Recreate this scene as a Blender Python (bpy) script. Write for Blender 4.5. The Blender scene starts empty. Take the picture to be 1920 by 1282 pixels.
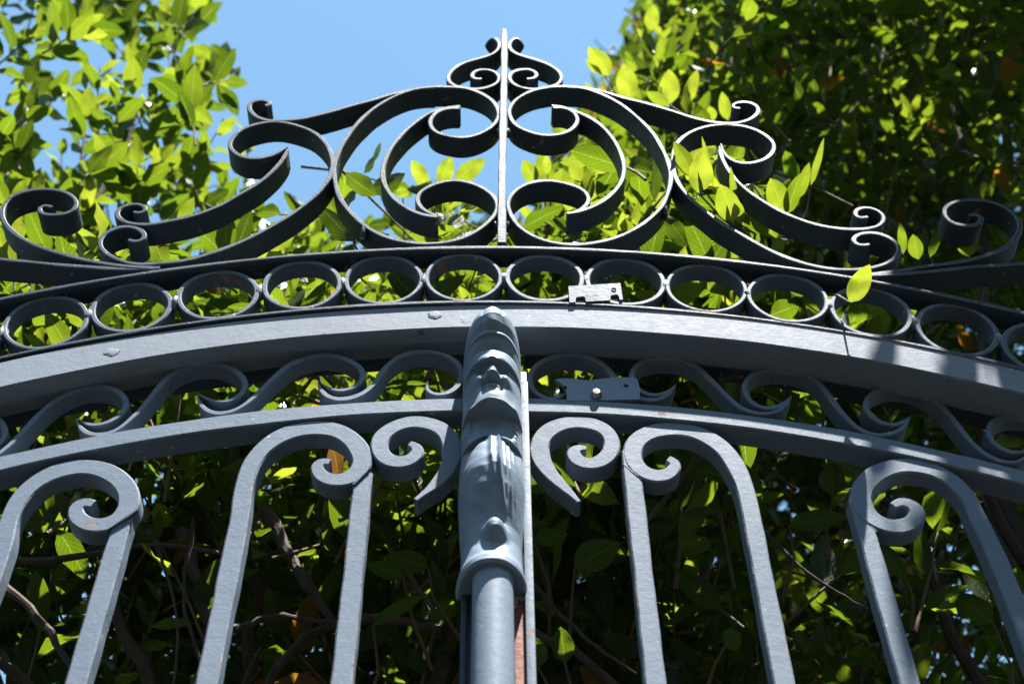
import bpy, math, random
import numpy as np
from mathutils import Vector, Matrix

random.seed(7)
rng = np.random.default_rng(23)
SC = bpy.context.scene
COL = SC.collection

# ------------------------------------------------------------------ traced measures, in metres
PATHS = {
 'finL': [(-0.0084,3.5493),(0.0001,3.5513),(0.0086,3.5442),(0.0145,3.5263),(0.0111,3.5066),(0.0003,3.4906),(-0.022,3.4763),(-0.0433,3.4622),(-0.0592,3.4382),(-0.0642,3.4132),(-0.0573,3.3953),(-0.0419,3.3858),(-0.0211,3.3813),(0.0005,3.3897),(0.0126,3.4062),(0.0126,3.4227),(0.0045,3.4376),(-0.0078,3.4424),(-0.0217,3.4388),(-0.0288,3.422),(-0.0238,3.4122),(-0.0133,3.414)],
 'finR': [(0.0538,3.5505),(0.0453,3.5521),(0.0367,3.5447),(0.0297,3.5265),(0.0321,3.507),(0.0444,3.4914),(0.0666,3.4779),(0.0885,3.4611),(0.1042,3.4393),(0.1083,3.4193),(0.1027,3.3995),(0.0863,3.3879),(0.0645,3.3827),(0.043,3.3904),(0.0311,3.4065),(0.0288,3.4213),(0.0355,3.4381),(0.0495,3.4451),(0.0634,3.4437),(0.0713,3.4304),(0.0669,3.417),(0.0555,3.4152)],
 'armL': [(-0.0834,3.3851),(-0.1009,3.3832),(-0.14,3.3682),(-0.1726,3.3471),(-0.2078,3.3264),(-0.2417,3.306),(-0.271,3.292),(-0.2965,3.2871),(-0.3195,3.2868),(-0.3387,3.2985),(-0.3516,3.3196),(-0.353,3.335),(-0.3449,3.3444),(-0.3316,3.3446),(-0.323,3.3385),(-0.3247,3.3277),(-0.3288,3.3292)],
 'armR': [(0.1168,3.39),(0.1344,3.3887),(0.166,3.3795),(0.1967,3.3608),(0.2318,3.3441),(0.2668,3.3229),(0.3011,3.3005),(0.3307,3.2889),(0.3538,3.2878),(0.3754,3.2971),(0.3914,3.3156),(0.3953,3.331),(0.3881,3.3465),(0.3727,3.3494),(0.3599,3.3429),(0.3572,3.3351),(0.3619,3.329),(0.3679,3.3322)],
 'bigL': [(-0.0447,3.3243),(-0.0595,3.3241),(-0.0749,3.3162),(-0.0857,3.2948),(-0.0858,3.2754),(-0.0768,3.2579),(-0.0598,3.2479),(-0.0393,3.2439),(-0.0197,3.2514),(0.0008,3.2722),(0.0115,3.2992),(0.0108,3.3251),(0.003,3.3483),(-0.013,3.3686),(-0.0339,3.3827),(-0.0611,3.3871),(-0.0875,3.3867),(-0.1167,3.3782),(-0.1418,3.3586),(-0.166,3.3301),(-0.1865,3.2918),(-0.2013,3.2488),(-0.211,3.2046),(-0.2135,3.1674),(-0.2091,3.1274),(-0.2002,3.0914),(-0.1856,3.0603),(-0.1591,3.0228),(-0.1259,2.9972),(-0.0888,2.9871),(-0.053,2.9909),(-0.024,3.0076),(-0.0008,3.0366),(0.0096,3.0625),(0.0082,3.0876),(-0.0039,3.1079),(-0.0227,3.1245),(-0.0473,3.1321),(-0.0709,3.1252),(-0.0897,3.1094),(-0.0967,3.0901),(-0.0924,3.0713),(-0.0806,3.0565),(-0.0692,3.0493)],
 'bigR': [(0.0923,3.3279),(0.108,3.3282),(0.1201,3.3191),(0.1269,3.2979),(0.1238,3.2814),(0.113,3.2635),(0.0943,3.253),(0.0745,3.2527),(0.0542,3.2627),(0.0368,3.2801),(0.0279,3.3101),(0.0296,3.3301),(0.0377,3.3505),(0.0563,3.3729),(0.0782,3.3861),(0.1048,3.3914),(0.1344,3.3887),(0.1601,3.3746),(0.19,3.345),(0.213,3.3068),(0.2323,3.2623),(0.243,3.215),(0.2479,3.1734),(0.247,3.1424),(0.2398,3.107),(0.227,3.0712),(0.2005,3.034),(0.1707,3.0074),(0.1375,2.9917),(0.1012,2.9867),(0.0675,2.9969),(0.0406,3.0214),(0.0271,3.054),(0.0245,3.0827),(0.0347,3.1083),(0.0537,3.1268),(0.0785,3.1337),(0.1021,3.1274),(0.1232,3.1146),(0.1316,3.0967),(0.13,3.0801),(0.1185,3.0637),(0.1028,3.0561)],
 'inL': [(-0.044,3.3305),(-0.0642,3.3255),(-0.0849,3.3145),(-0.1091,3.2824),(-0.1324,3.2339),(-0.1445,3.186),(-0.1466,3.1507),(-0.1401,3.1153),(-0.1262,3.086),(-0.106,3.0624),(-0.0845,3.0491),(-0.0683,3.0456)],
 'inR': [(0.0909,3.3341),(0.1026,3.3312),(0.1255,3.3177),(0.15,3.2953),(0.1687,3.2614),(0.1809,3.2183),(0.1851,3.1726),(0.1784,3.1323),(0.1634,3.1022),(0.1425,3.0765),(0.1184,3.06),(0.1013,3.0549)],
 'sideL': [(-0.2832,3.2134),(-0.2902,3.2035),(-0.3,3.1936),(-0.3208,3.1837),(-0.3405,3.1875),(-0.3574,3.2026),(-0.3653,3.2207),(-0.3633,3.2422),(-0.3514,3.2641),(-0.3307,3.2792),(-0.3061,3.284),(-0.2799,3.2755),(-0.2494,3.2539),(-0.2288,3.2198),(-0.2181,3.185),(-0.2156,3.1579),(-0.2199,3.1273),(-0.2345,3.0885),(-0.2584,3.0508),(-0.2866,3.0167),(-0.3165,2.987),(-0.3466,2.9649),(-0.3769,2.9477),(-0.4086,2.9407),(-0.4364,2.9383),(-0.4578,2.9458),(-0.4788,2.9602),(-0.4917,2.9794),(-0.4924,3.0003),(-0.4819,3.0146),(-0.4669,3.0207),(-0.4516,3.0161),(-0.4402,3.0032),(-0.4399,2.9915),(-0.449,2.9868),(-0.458,2.9913)],
 'sideR': [(0.327,3.2303),(0.327,3.2133),(0.3332,3.1924),(0.3466,3.1815),(0.3637,3.1818),(0.3824,3.1917),(0.3953,3.2072),(0.4022,3.2271),(0.3999,3.2457),(0.3864,3.2675),(0.3683,3.2805),(0.3457,3.2847),(0.3189,3.2813),(0.2917,3.2661),(0.2717,3.2439),(0.26,3.2194),(0.2545,3.1872),(0.2529,3.1505),(0.2584,3.1202),(0.2695,3.0907),(0.279,3.0743),(0.299,3.0424),(0.3247,3.0114),(0.3582,2.9743),(0.3882,2.9519),(0.4194,2.9388),(0.4522,2.9357),(0.4823,2.9416),(0.5078,2.9564),(0.5227,2.9795),(0.5204,2.9993),(0.5052,3.0145),(0.4869,3.0167),(0.4713,3.0082),(0.4668,2.9963),(0.474,2.9882),(0.4862,2.9907)],
 'lowL': [(-0.2827,3.2092),(-0.2864,3.1841),(-0.2954,3.1569),(-0.3102,3.1262),(-0.3323,3.0962),(-0.3579,3.0657),(-0.387,3.0445),(-0.4144,3.032),(-0.4363,3.0246),(-0.454,3.0244),(-0.4716,3.0302),(-0.4841,3.0434),(-0.4858,3.058),(-0.4768,3.068),(-0.4637,3.0719),(-0.4511,3.0646),(-0.4498,3.0548),(-0.4571,3.0498),(-0.4641,3.0534)],
 'lowR': [(0.324,3.2246),(0.3239,3.195),(0.329,3.1609),(0.3408,3.1251),(0.3581,3.0955),(0.3777,3.0705),(0.3942,3.0545),(0.4256,3.0341),(0.4587,3.0248),(0.4866,3.0251),(0.5071,3.0325),(0.5181,3.0473),(0.5174,3.0633),(0.5042,3.0744),(0.4894,3.0718),(0.4824,3.0617),(0.4833,3.0493),(0.4973,3.052)],
 'farL': [(-0.4133,2.9308),(-0.4399,2.9327),(-0.4692,2.9379),(-0.4972,2.9454),(-0.5262,2.9563),(-0.559,2.9707),(-0.5911,2.9911),(-0.615,3.0143),(-0.6325,3.0429),(-0.6366,3.0674),(-0.6311,3.0875),(-0.6156,3.1004),(-0.5906,3.1046),(-0.5682,3.0997),(-0.5498,3.0847),(-0.5418,3.0661),(-0.5469,3.05),(-0.5643,3.0449),(-0.5807,3.0471),(-0.5884,3.0556),(-0.5886,3.0643),(-0.5805,3.0681),(-0.5724,3.0632)],
 'farR': [(0.4589,2.9259),(0.4794,2.9282),(0.5146,2.9363),(0.5411,2.9433),(0.5645,2.948),(0.6028,2.9574),(0.6414,2.9737),(0.6672,2.9914),(0.6864,3.0164),(0.6948,3.037),(0.6951,3.0616),(0.6843,3.0803),(0.6685,3.0928),(0.6454,3.0951),(0.6223,3.0897),(0.6065,3.0756),(0.6012,3.0581),(0.6048,3.0421),(0.6194,3.0338),(0.6363,3.0364),(0.6482,3.0487),(0.6474,3.0586),(0.6381,3.061),(0.6325,3.056)],
 'tailL': [(-0.4069,2.9319),(-0.4503,2.9293),(-0.4944,2.9333),(-0.5396,2.9384),(-0.5738,2.9436),(-0.6078,2.9477),(-0.6498,2.9562),(-0.6943,2.9716),(-0.7429,2.9976),(-0.7908,3.0387)],
 'tailR': [(0.4551,2.9236),(0.474,2.9249),(0.5058,2.9274),(0.5523,2.9345),(0.6109,2.9451),(0.6576,2.95),(0.7028,2.9584),(0.7556,2.9737),(0.8069,3.0023),(0.8576,3.0449)],
 's0L': [(-0.63,2.6052),(-0.6148,2.6187),(-0.6057,2.6431),(-0.5972,2.6707),(-0.5858,2.6904),(-0.5676,2.6983),(-0.5521,2.6958),(-0.5386,2.6855),(-0.5302,2.6702),(-0.5283,2.6551),(-0.5336,2.6451),(-0.5448,2.6401),(-0.5576,2.645)],
 's1L': [(-0.5538,2.6417),(-0.5438,2.6271),(-0.5325,2.6272),(-0.526,2.6345),(-0.5211,2.6435),(-0.5119,2.6669),(-0.5029,2.6926),(-0.4901,2.719),(-0.471,2.7389),(-0.45,2.7445),(-0.4292,2.7409),(-0.4123,2.7266),(-0.4059,2.7106),(-0.4093,2.6957),(-0.4222,2.6818),(-0.4405,2.6774),(-0.4549,2.6885)],
 's2L': [(-0.4578,2.6885),(-0.444,2.6672),(-0.4254,2.6623),(-0.4095,2.6691),(-0.3993,2.6845),(-0.3881,2.7081),(-0.3784,2.7376),(-0.3672,2.7653),(-0.3515,2.7805),(-0.332,2.7863),(-0.3085,2.7826),(-0.2875,2.7658),(-0.2778,2.7492),(-0.2789,2.7355),(-0.2873,2.7229),(-0.3045,2.7174),(-0.3218,2.7245),(-0.3302,2.7316)],
 's3L': [(-0.3304,2.7289),(-0.3214,2.7076),(-0.3075,2.6989),(-0.2899,2.7007),(-0.274,2.714),(-0.2627,2.732),(-0.2495,2.7568),(-0.2302,2.7851),(-0.2031,2.7997),(-0.1818,2.7998),(-0.1602,2.7884),(-0.1466,2.7734),(-0.1442,2.7575),(-0.1524,2.7445),(-0.1681,2.7362),(-0.1851,2.7425),(-0.1959,2.7534)],
 's4L': [(-0.1964,2.7516),(-0.1875,2.7298),(-0.1711,2.7218),(-0.1533,2.7255),(-0.1379,2.7373),(-0.1287,2.7548),(-0.1204,2.7792),(-0.1029,2.8004),(-0.0782,2.8083),(-0.0547,2.8036),(-0.0374,2.7893),(-0.0308,2.7704),(-0.0329,2.7517),(-0.0424,2.737),(-0.0586,2.7306),(-0.071,2.7368),(-0.0744,2.7469),(-0.0697,2.7524)],
 's1R': [(0.2181,2.7644),(0.2055,2.7449),(0.1863,2.7375),(0.1685,2.7447),(0.1531,2.7631),(0.1446,2.7847),(0.1351,2.8039),(0.1149,2.8184),(0.0914,2.8202),(0.0674,2.8112),(0.0525,2.7965),(0.047,2.7774),(0.0498,2.7587),(0.0593,2.7449),(0.0758,2.7395),(0.0884,2.7478),(0.0925,2.758)],
 's2R': [(0.2183,2.7663),(0.215,2.7588),(0.2041,2.7495),(0.1872,2.7466),(0.1737,2.7558),(0.1665,2.7753),(0.1706,2.7944),(0.1845,2.8091),(0.208,2.8151),(0.2295,2.8123),(0.2472,2.7998),(0.2607,2.776),(0.2744,2.7508),(0.2879,2.7281),(0.3024,2.7183),(0.3231,2.7175),(0.3408,2.7284),(0.3505,2.7458)],
 's3R': [(0.3507,2.7467),(0.3419,2.7348),(0.328,2.7256),(0.3099,2.7273),(0.2991,2.7418),(0.2974,2.7602),(0.3052,2.7791),(0.3224,2.7926),(0.3482,2.7956),(0.3725,2.7891),(0.388,2.7702),(0.397,2.7424),(0.4058,2.7153),(0.4163,2.6951),(0.4294,2.683),(0.4475,2.6831),(0.4678,2.6928),(0.481,2.7122)],
 's4R': [(0.4806,2.7131),(0.473,2.7042),(0.4569,2.6979),(0.4404,2.7058),(0.4329,2.7218),(0.4343,2.7371),(0.4443,2.7519),(0.4618,2.7632),(0.4851,2.7661),(0.5058,2.756),(0.5199,2.7376),(0.5295,2.7107),(0.5374,2.681),(0.5483,2.6555),(0.5644,2.6414),(0.5791,2.639),(0.594,2.6474),(0.6068,2.6617)],
 's5R': [(0.6067,2.6634),(0.5974,2.6566),(0.5859,2.654),(0.5713,2.659),(0.5633,2.6725),(0.5634,2.6898),(0.5725,2.7047),(0.5897,2.7155),(0.6133,2.7183),(0.6351,2.7095),(0.6487,2.6911),(0.6559,2.6619),(0.6609,2.6328),(0.67,2.6085),(0.686,2.5966),(0.7093,2.6047)],
 'cL': [(-0.0753,2.5643),(-0.0673,2.5735),(-0.0561,2.5867),(-0.0443,2.6072),(-0.0392,2.6305),(-0.0409,2.652),(-0.0507,2.6713),(-0.0688,2.6814),(-0.0865,2.6831),(-0.1049,2.6744),(-0.1179,2.6574),(-0.1185,2.6392),(-0.1112,2.6245),(-0.0977,2.6189),(-0.0836,2.6222),(-0.0755,2.6336),(-0.0783,2.6451),(-0.086,2.6476)],
 'cR': [(0.0954,2.5759),(0.0875,2.5883),(0.075,2.6047),(0.0608,2.6287),(0.0556,2.6501),(0.0585,2.6703),(0.0697,2.6866),(0.088,2.6963),(0.1102,2.6964),(0.1295,2.6869),(0.1371,2.6673),(0.1335,2.648),(0.1203,2.6339),(0.1051,2.6322),(0.0938,2.6403),(0.0926,2.6519),(0.1,2.6595),(0.1075,2.6562)],
 'h0L': [(-0.4859,2.5002),(-0.4891,2.5346),(-0.4868,2.562),(-0.4781,2.5849),(-0.4637,2.6006),(-0.4436,2.6102),(-0.4212,2.6111),(-0.3976,2.6009),(-0.3789,2.5815),(-0.3718,2.5609),(-0.3749,2.5416),(-0.3882,2.5305),(-0.4053,2.5297),(-0.4198,2.5385),(-0.426,2.551),(-0.4234,2.5607),(-0.4157,2.563),(-0.4086,2.5585)],
 'h1L': [(-0.2553,2.5464),(-0.2569,2.5728),(-0.2557,2.5999),(-0.2508,2.6255),(-0.2374,2.6501),(-0.2184,2.6661),(-0.1935,2.6731),(-0.1698,2.6706),(-0.1505,2.6564),(-0.1378,2.635),(-0.1356,2.6139),(-0.1446,2.5988),(-0.161,2.5933),(-0.1755,2.5979),(-0.1833,2.6081),(-0.1833,2.6185),(-0.177,2.6242),(-0.1703,2.6202)],
 'h2R': [(0.2758,2.5613),(0.2746,2.6),(0.2696,2.6297),(0.2598,2.6569),(0.2443,2.6755),(0.2253,2.6866),(0.2016,2.689),(0.1794,2.6829),(0.1645,2.6691),(0.1577,2.6498),(0.1603,2.6316),(0.1702,2.6187),(0.1825,2.6139),(0.1962,2.618),(0.2043,2.6294),(0.203,2.6392),(0.1967,2.6408)],
 'h3R': [(0.5206,2.4541),(0.5188,2.5104),(0.5145,2.5621),(0.5118,2.5876),(0.5025,2.6089),(0.4882,2.6233),(0.4686,2.6314),(0.4469,2.6313),(0.4242,2.6214),(0.4044,2.6021),(0.3962,2.5825),(0.3975,2.5617),(0.4095,2.5475),(0.4268,2.5423),(0.4446,2.5491),(0.4534,2.5619),(0.4499,2.5757),(0.4377,2.5795),(0.4293,2.5725)],
}
RINGS = [(-0.5228,2.8312),(-0.4293,2.8655),(-0.331,2.8925),(-0.2305,2.9084),(-0.1305,2.9169),(-0.0314,2.9205),(0.0689,2.9231),(0.1685,2.9197),(0.2678,2.9086),(0.3656,2.8902),(0.4619,2.8627),(0.5592,2.8339)]
OUT_LEFT = [(-2.306,6.423),(-1.159,6.467),(-0.805,4.718),(-0.78,4.546),(-0.692,4.48),(-0.666,4.402),(-0.58,4.315),(-0.584,4.184),(-0.615,4.127),(-0.612,4.04),(-0.64,3.977),(-0.622,3.877),(-0.629,3.746),(-0.559,3.28),(-1.107,3.276)]
OUT_MID = [(-1.27,3.703),(-0.734,3.709),(-0.603,3.658),(-0.508,3.694),(-0.438,3.784),(-0.364,3.823),(-0.32,3.644),(-0.217,3.611),(-0.177,3.697),(-0.147,3.825),(-0.03,3.845),(0.012,3.717),(0.05,3.866),(0.171,3.926),(0.331,3.928),(0.203,2.509),(-0.815,2.51)]
OUT_RIGHT = [(0.262,4.418),(0.334,4.624),(0.512,4.745),(0.889,6.544),(2.723,6.614),(0.945,2.508),(0.157,2.509),(0.23,3.312),(0.294,3.888),(0.247,3.989),(0.307,4.118)]
HERO = {
 'poke': [(0.286,0.02,3.181,0.253,-0.02,3.206,0.0224),(0.284,0.01,3.126,0.287,-0.041,3.152,0.032),(0.312,0.03,3.17,0.296,-0.033,3.204,0.0082),(0.323,0.01,3.058,0.303,-0.032,3.084,0.0297),(0.334,0.02,3.067,0.329,-0.012,3.085,0.0157),(0.337,0.03,3.105,0.322,-0.026,3.137,0.0094)],
 'hang': [(0.392,0.06,3.091,0.358,0.021,3.119,0.033),(0.43,0.1,3.215,0.405,0.06,3.241,0.0312),(0.431,0.1,3.208,0.449,0.045,3.233,0.0218),(0.457,0.1,3.25,0.468,0.051,3.272,0.0158),(0.49,0.12,3.316,0.506,0.054,3.346,0.0106),(0.385,0.12,3.386,0.396,0.098,3.395,0.0151)],
 'ringleaf': [(0.429,-0.02,2.849,0.452,-0.062,2.867,0.0236)],
 'behind': [(0.305,0.06,2.97,0.264,0.037,2.991,0.0222),(0.405,0.06,2.962,0.382,0.037,2.981,0.0166),(0.639,0.05,3.037,0.634,0.02,3.055,0.0244),(0.593,0.06,3.05,0.605,0.019,3.069,0.0123),(0.569,0.08,3.085,0.565,0.042,3.107,0.0118),(0.587,0.08,3.072,0.578,0.051,3.091,0.0191),(0.364,0.08,2.947,0.4,0.063,2.95,0.0277)],
 'crown': [(0.246,0.35,4.074,0.206,0.294,4.101,0.0375),(0.233,0.35,4.085,0.195,0.328,4.097,0.0188),(0.279,0.35,3.97,0.267,0.281,4.001,0.0407),(0.361,0.35,3.961,0.353,0.288,3.989,0.0385),(0.391,0.35,3.961,0.412,0.286,3.986,0.0257),(0.451,0.3,3.814,0.436,0.253,3.838,0.0223),(0.42,0.3,3.808,0.412,0.275,3.821,0.0223),(0.363,0.4,4.375,0.366,0.345,4.397,0.0314)],
 'mid': [(-0.109,0.28,3.545,-0.134,0.237,3.566,0.0257),(-0.084,0.28,3.552,-0.07,0.233,3.576,0.0276),(-0.061,0.28,3.566,-0.007,0.246,3.584,0.0296),(0.08,0.3,3.59,0.057,0.263,3.609,0.0282),(0.105,0.3,3.598,0.086,0.259,3.62,0.0321),(0.157,0.3,3.59,0.143,0.249,3.617,0.0245),(0.176,0.3,3.591,0.208,0.269,3.604,0.0377),(-0.145,0.25,3.467,-0.148,0.233,3.476,0.0213)],
 'lower': [(-0.091,0.12,2.544,-0.132,0.106,2.553,0.0183),(-0.066,0.14,2.575,-0.111,0.125,2.585,0.0235),(-0.117,0.1,2.464,-0.068,0.075,2.491,0.0142),(0.094,0.12,2.556,0.14,0.092,2.576,0.0336),(0.05,0.12,2.599,0.089,0.116,2.601,0.0201),(0.077,0.1,2.418,0.073,0.074,2.443,0.0213),(0.05,0.1,2.413,0.046,0.077,2.435,0.0233),(0.39,0.1,2.647,0.388,0.069,2.671,0.0291),(0.339,0.12,2.62,0.399,0.1,2.622,0.024),(0.264,0.12,2.644,0.216,0.13,2.645,0.011),(0.445,0.1,2.526,0.413,0.074,2.559,0.0172),(0.516,0.09,2.462,0.489,0.08,2.482,0.0242),(0.24,0.1,2.439,0.256,0.09,2.445,0.0216),(0.488,0.12,2.718,0.466,0.153,2.701,0.0191)],
}
BEADS = {
 'h1L': [(-0.1261,2.6084),(-0.1281,2.6055),(-0.1302,2.6027),(-0.1322,2.5998),(-0.1342,2.597),(-0.1363,2.5941),(-0.1383,2.5912),(-0.1404,2.5884),(-0.1424,2.5855)],
 'h0L': [(-0.3609,2.5475),(-0.3639,2.5442),(-0.3669,2.5409),(-0.3699,2.5376),(-0.373,2.5343),(-0.376,2.531),(-0.379,2.5277),(-0.382,2.5244),(-0.385,2.5211)],
 'h2R': [(0.1465,2.6332),(0.1488,2.6303),(0.1511,2.6274),(0.1534,2.6245),(0.1557,2.6216),(0.158,2.6186),(0.1603,2.6157),(0.1626,2.6128),(0.1649,2.6099)],
 'h3R': [(0.3855,2.5693),(0.3877,2.5651),(0.3899,2.5609),(0.3921,2.5566),(0.3942,2.5524),(0.3964,2.5482),(0.3986,2.5439),(0.4008,2.5397),(0.403,2.5355)],
}
CZ0 = 1.6
INNER_BRANCHES = [([(-0.614,0.22,2.653),(-0.522,0.23,2.59),(-0.478,0.24,2.537),(-0.432,0.25,2.466)],0.0058),([(-0.641,0.3,2.722),(-0.536,0.31,2.731),(-0.456,0.32,2.767),(-0.382,0.33,2.772),(-0.332,0.34,2.759)],0.005),([(-0.375,0.14,2.616),(-0.346,0.15,2.554),(-0.328,0.16,2.497),(-0.325,0.17,2.416)],0.002),([(-0.172,0.26,2.599),(-0.123,0.27,2.611),(-0.085,0.28,2.607),(-0.053,0.29,2.615)],0.0065),([(-0.299,0.34,2.842),(-0.246,0.35,2.749),(-0.213,0.36,2.696),(-0.183,0.37,2.662)],0.0086),([(-0.304,0.3,2.615),(-0.257,0.31,2.647),(-0.178,0.32,2.639)],0.0043),([(-0.419,0.38,2.84),(-0.383,0.39,2.755),(-0.348,0.4,2.668),(-0.347,0.41,2.58)],0.0094),([(-0.086,0.35,3.215),(-0.062,0.36,3.115),(-0.067,0.37,3.021)],0.0101),([(0.047,0.14,2.555),(0.083,0.15,2.511),(0.116,0.16,2.483),(0.158,0.17,2.456)],0.0025),([(0.319,0.16,2.652),(0.354,0.17,2.604),(0.386,0.18,2.58),(0.429,0.19,2.558)],0.0022),([(-0.387,0.4,3.273),(-0.368,0.41,3.194),(-0.341,0.42,3.12)],0.0086)]
FIGURE_PROFILE = [(2.4242,-0.03),(2.4246,-0.04),(2.425,-0.0435),(2.4285,-0.0455),(2.4356,-0.044),(2.4444,-0.0385),(2.4602,-0.032),(2.4715,-0.0285),(2.4887,-0.0285),(2.4986,-0.0315),(2.5086,-0.036),(2.5295,-0.0445),(2.5493,-0.0485),(2.5601,-0.0475),(2.5831,-0.04),(2.6045,-0.033),(2.6184,-0.0235),(2.6297,-0.022),(2.6437,-0.0265),(2.6441,-0.0455),(2.6453,-0.049),(2.6576,-0.0455),(2.6751,-0.0405),(2.683,-0.0412),(2.6925,-0.042),(2.707,-0.0425),(2.7074,-0.045),(2.7078,-0.0525),(2.718,-0.05),(2.7228,-0.049),(2.7315,-0.0435),(2.7389,-0.0485),(2.7461,-0.0525),(2.7465,-0.056),(2.7524,-0.0535),(2.7617,-0.0605),(2.7719,-0.063),(2.7808,-0.0605),(2.7979,-0.05),(2.8251,-0.03),(2.8311,-0.004)]
LATCH_OUTLINE = [(0.0764,2.7659),(0.0871,2.7678),(0.0995,2.767),(0.1155,2.7643),(0.1306,2.7672),(0.1451,2.7701),(0.17,2.7703),(0.1728,2.7665),(0.1746,2.7507),(0.1731,2.7324),(0.1528,2.7314),(0.1271,2.7304),(0.0886,2.7292),(0.0897,2.7401),(0.0888,2.7502),(0.0836,2.7585)]
LATCH_HOLES = [(0.0877, 2.752), (0.1589, 2.7553)]
LATCH_RIVET = (0.1231,0.0240,2.7386)
LATCH_PIN = (0.1176,0.0285,2.7256)
CAM_LENS, CAM_PITCH, CAM_YAW, CAM_ROLL = 47.0563, 0.874304, 0.026656, -0.015645
OUT_MID = [(x, 0.3) if z < 2.6 else (x, z) for x, z in OUT_MID]; OUT_RIGHT = [(x, 0.3) if z < 2.6 else (x, z) for x, z in OUT_RIGHT]

# ------------------------------------------------------------------ camera
GROUND_TO_EYE = 1.6
def camera_axes(th, ps, ro):
    f = Vector((math.sin(ps)*math.cos(th), math.cos(ps)*math.cos(th), math.sin(th)))
    r = Vector((math.cos(ps), -math.sin(ps), 0)); u = r.cross(f)
    c, s = math.cos(ro), math.sin(ro)
    return c*r + s*u, -s*r + c*u, f
cr, cu, cf = camera_axes(CAM_PITCH, CAM_YAW, CAM_ROLL)
cam = bpy.data.cameras.new('camera'); cam_o = bpy.data.objects.new('camera', cam); COL.objects.link(cam_o)
m = Matrix((cr, cu, -cf)).transposed().to_4x4(); m.translation = Vector((0, -1.0, GROUND_TO_EYE))
cam_o.matrix_world = m
cam.sensor_width = 36.0; cam.lens = CAM_LENS; cam.clip_start = 0.05; cam.clip_end = 3000
cam.dof.use_dof = True; cam.dof.focus_distance = 1.58; cam.dof.aperture_fstop = 6.0; cam.dof.aperture_blades = 9
SC.camera = cam_o

# ------------------------------------------------------------------ sky, sun, exposure
SUN_ELEV = math.radians(71); SUN_AZ = math.radians(31)       # azimuth: to the right of straight out from the gate's front
sun_dir = Vector((math.cos(SUN_ELEV)*math.sin(SUN_AZ), -math.cos(SUN_ELEV)*math.cos(SUN_AZ), math.sin(SUN_ELEV)))
world = bpy.data.worlds.new('World'); SC.world = world; world.use_nodes = True
nt = world.node_tree; bg = nt.nodes['Background']
sky = nt.nodes.new('ShaderNodeTexSky'); sky.sky_type = 'NISHITA'; sky.sun_disc = False
sky.sun_elevation = SUN_ELEV; sky.sun_rotation = math.pi - SUN_AZ
sky.altitude = 0; sky.air_density = 1.0; sky.dust_density = 0.2; sky.ozone_density = 3.0
tint = nt.nodes.new('ShaderNodeMix'); tint.data_type = 'RGBA'; tint.blend_type = 'MULTIPLY'; tint.inputs[0].default_value = 1.0
tint.inputs[7].default_value = (1.03, 1.16, 0.98, 1)      # white balance of the sky
nt.links.new(sky.outputs[0], tint.inputs[6]); nt.links.new(tint.outputs[2], bg.inputs[0]); bg.inputs[1].default_value = 0.078
sun = bpy.data.lights.new('sun', 'SUN'); sun.energy = 5.0; sun.angle = math.radians(0.53); sun.color = (1.0, 0.955, 0.90)
sun_o = bpy.data.objects.new('sun', sun); COL.objects.link(sun_o)
sun_o.rotation_euler = sun_dir.to_track_quat('Z', 'Y').to_euler(); sun_o.location = sun_dir*20
SC.view_settings.view_transform = 'Standard'; SC.view_settings.look = 'None'
SC.view_settings.gamma = 1.0; SC.view_settings.use_curve_mapping = False
SC.view_settings.exposure = 2.05
SC.cycles.max_bounces = 8; SC.cycles.transmission_bounces = 6; SC.cycles.diffuse_bounces = 4; SC.cycles.glossy_bounces = 3
SC.cycles.sample_clamp_indirect = 6.0

# ------------------------------------------------------------------ helpers: materials
def new_mat(name):
    m = bpy.data.materials.new(name); m.use_nodes = True
    n = m.node_tree.nodes; l = m.node_tree.links
    return m, n, l, n['Principled BSDF']
def tex_noise(n, l, vec, scale, detail=4, rough=0.6, dist=0.0):
    t = n.new('ShaderNodeTexNoise'); t.inputs['Scale'].default_value = scale; t.inputs['Detail'].default_value = detail
    t.inputs['Roughness'].default_value = rough; t.inputs['Distortion'].default_value = dist
    l.new(vec, t.inputs['Vector']); return t.outputs['Fac']
def ramp(n, l, fac, stops):
    r = n.new('ShaderNodeValToRGB'); e = r.color_ramp.elements
    while len(e) < len(stops): e.new(0.5)
    for el, (p, c) in zip(e, stops):
        el.position = p; el.color = c if len(c) == 4 else (*c, 1)
    l.new(fac, r.inputs[0]); return r.outputs[0]
def mixc(n, l, fac, a, b, mode='MIX'):
    x = n.new('ShaderNodeMix'); x.data_type = 'RGBA'; x.blend_type = mode
    if hasattr(fac, 'is_linked'): l.new(fac, x.inputs[0])
    else: x.inputs[0].default_value = fac
    for v, i in ((a, 6), (b, 7)):
        if hasattr(v, 'is_linked'): l.new(v, x.inputs[i])
        else: x.inputs[i].default_value = (*v, 1) if len(v) == 3 else v
    return x.outputs[2]
def mathn(n, l, op, a, b):
    x = n.new('ShaderNodeMath'); x.operation = op
    for v, i in ((a, 0), (b, 1)):
        if hasattr(v, 'is_linked'): l.new(v, x.inputs[i])
        else: x.inputs[i].default_value = v
    return x.outputs[0]
def mapping(n, l, vec, scale=(1, 1, 1), rot=(0, 0, 0)):
    mp = n.new('ShaderNodeMapping'); mp.inputs['Scale'].default_value = scale; mp.inputs['Rotation'].default_value = rot
    l.new(vec, mp.inputs['Vector']); return mp.outputs[0]

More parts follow.
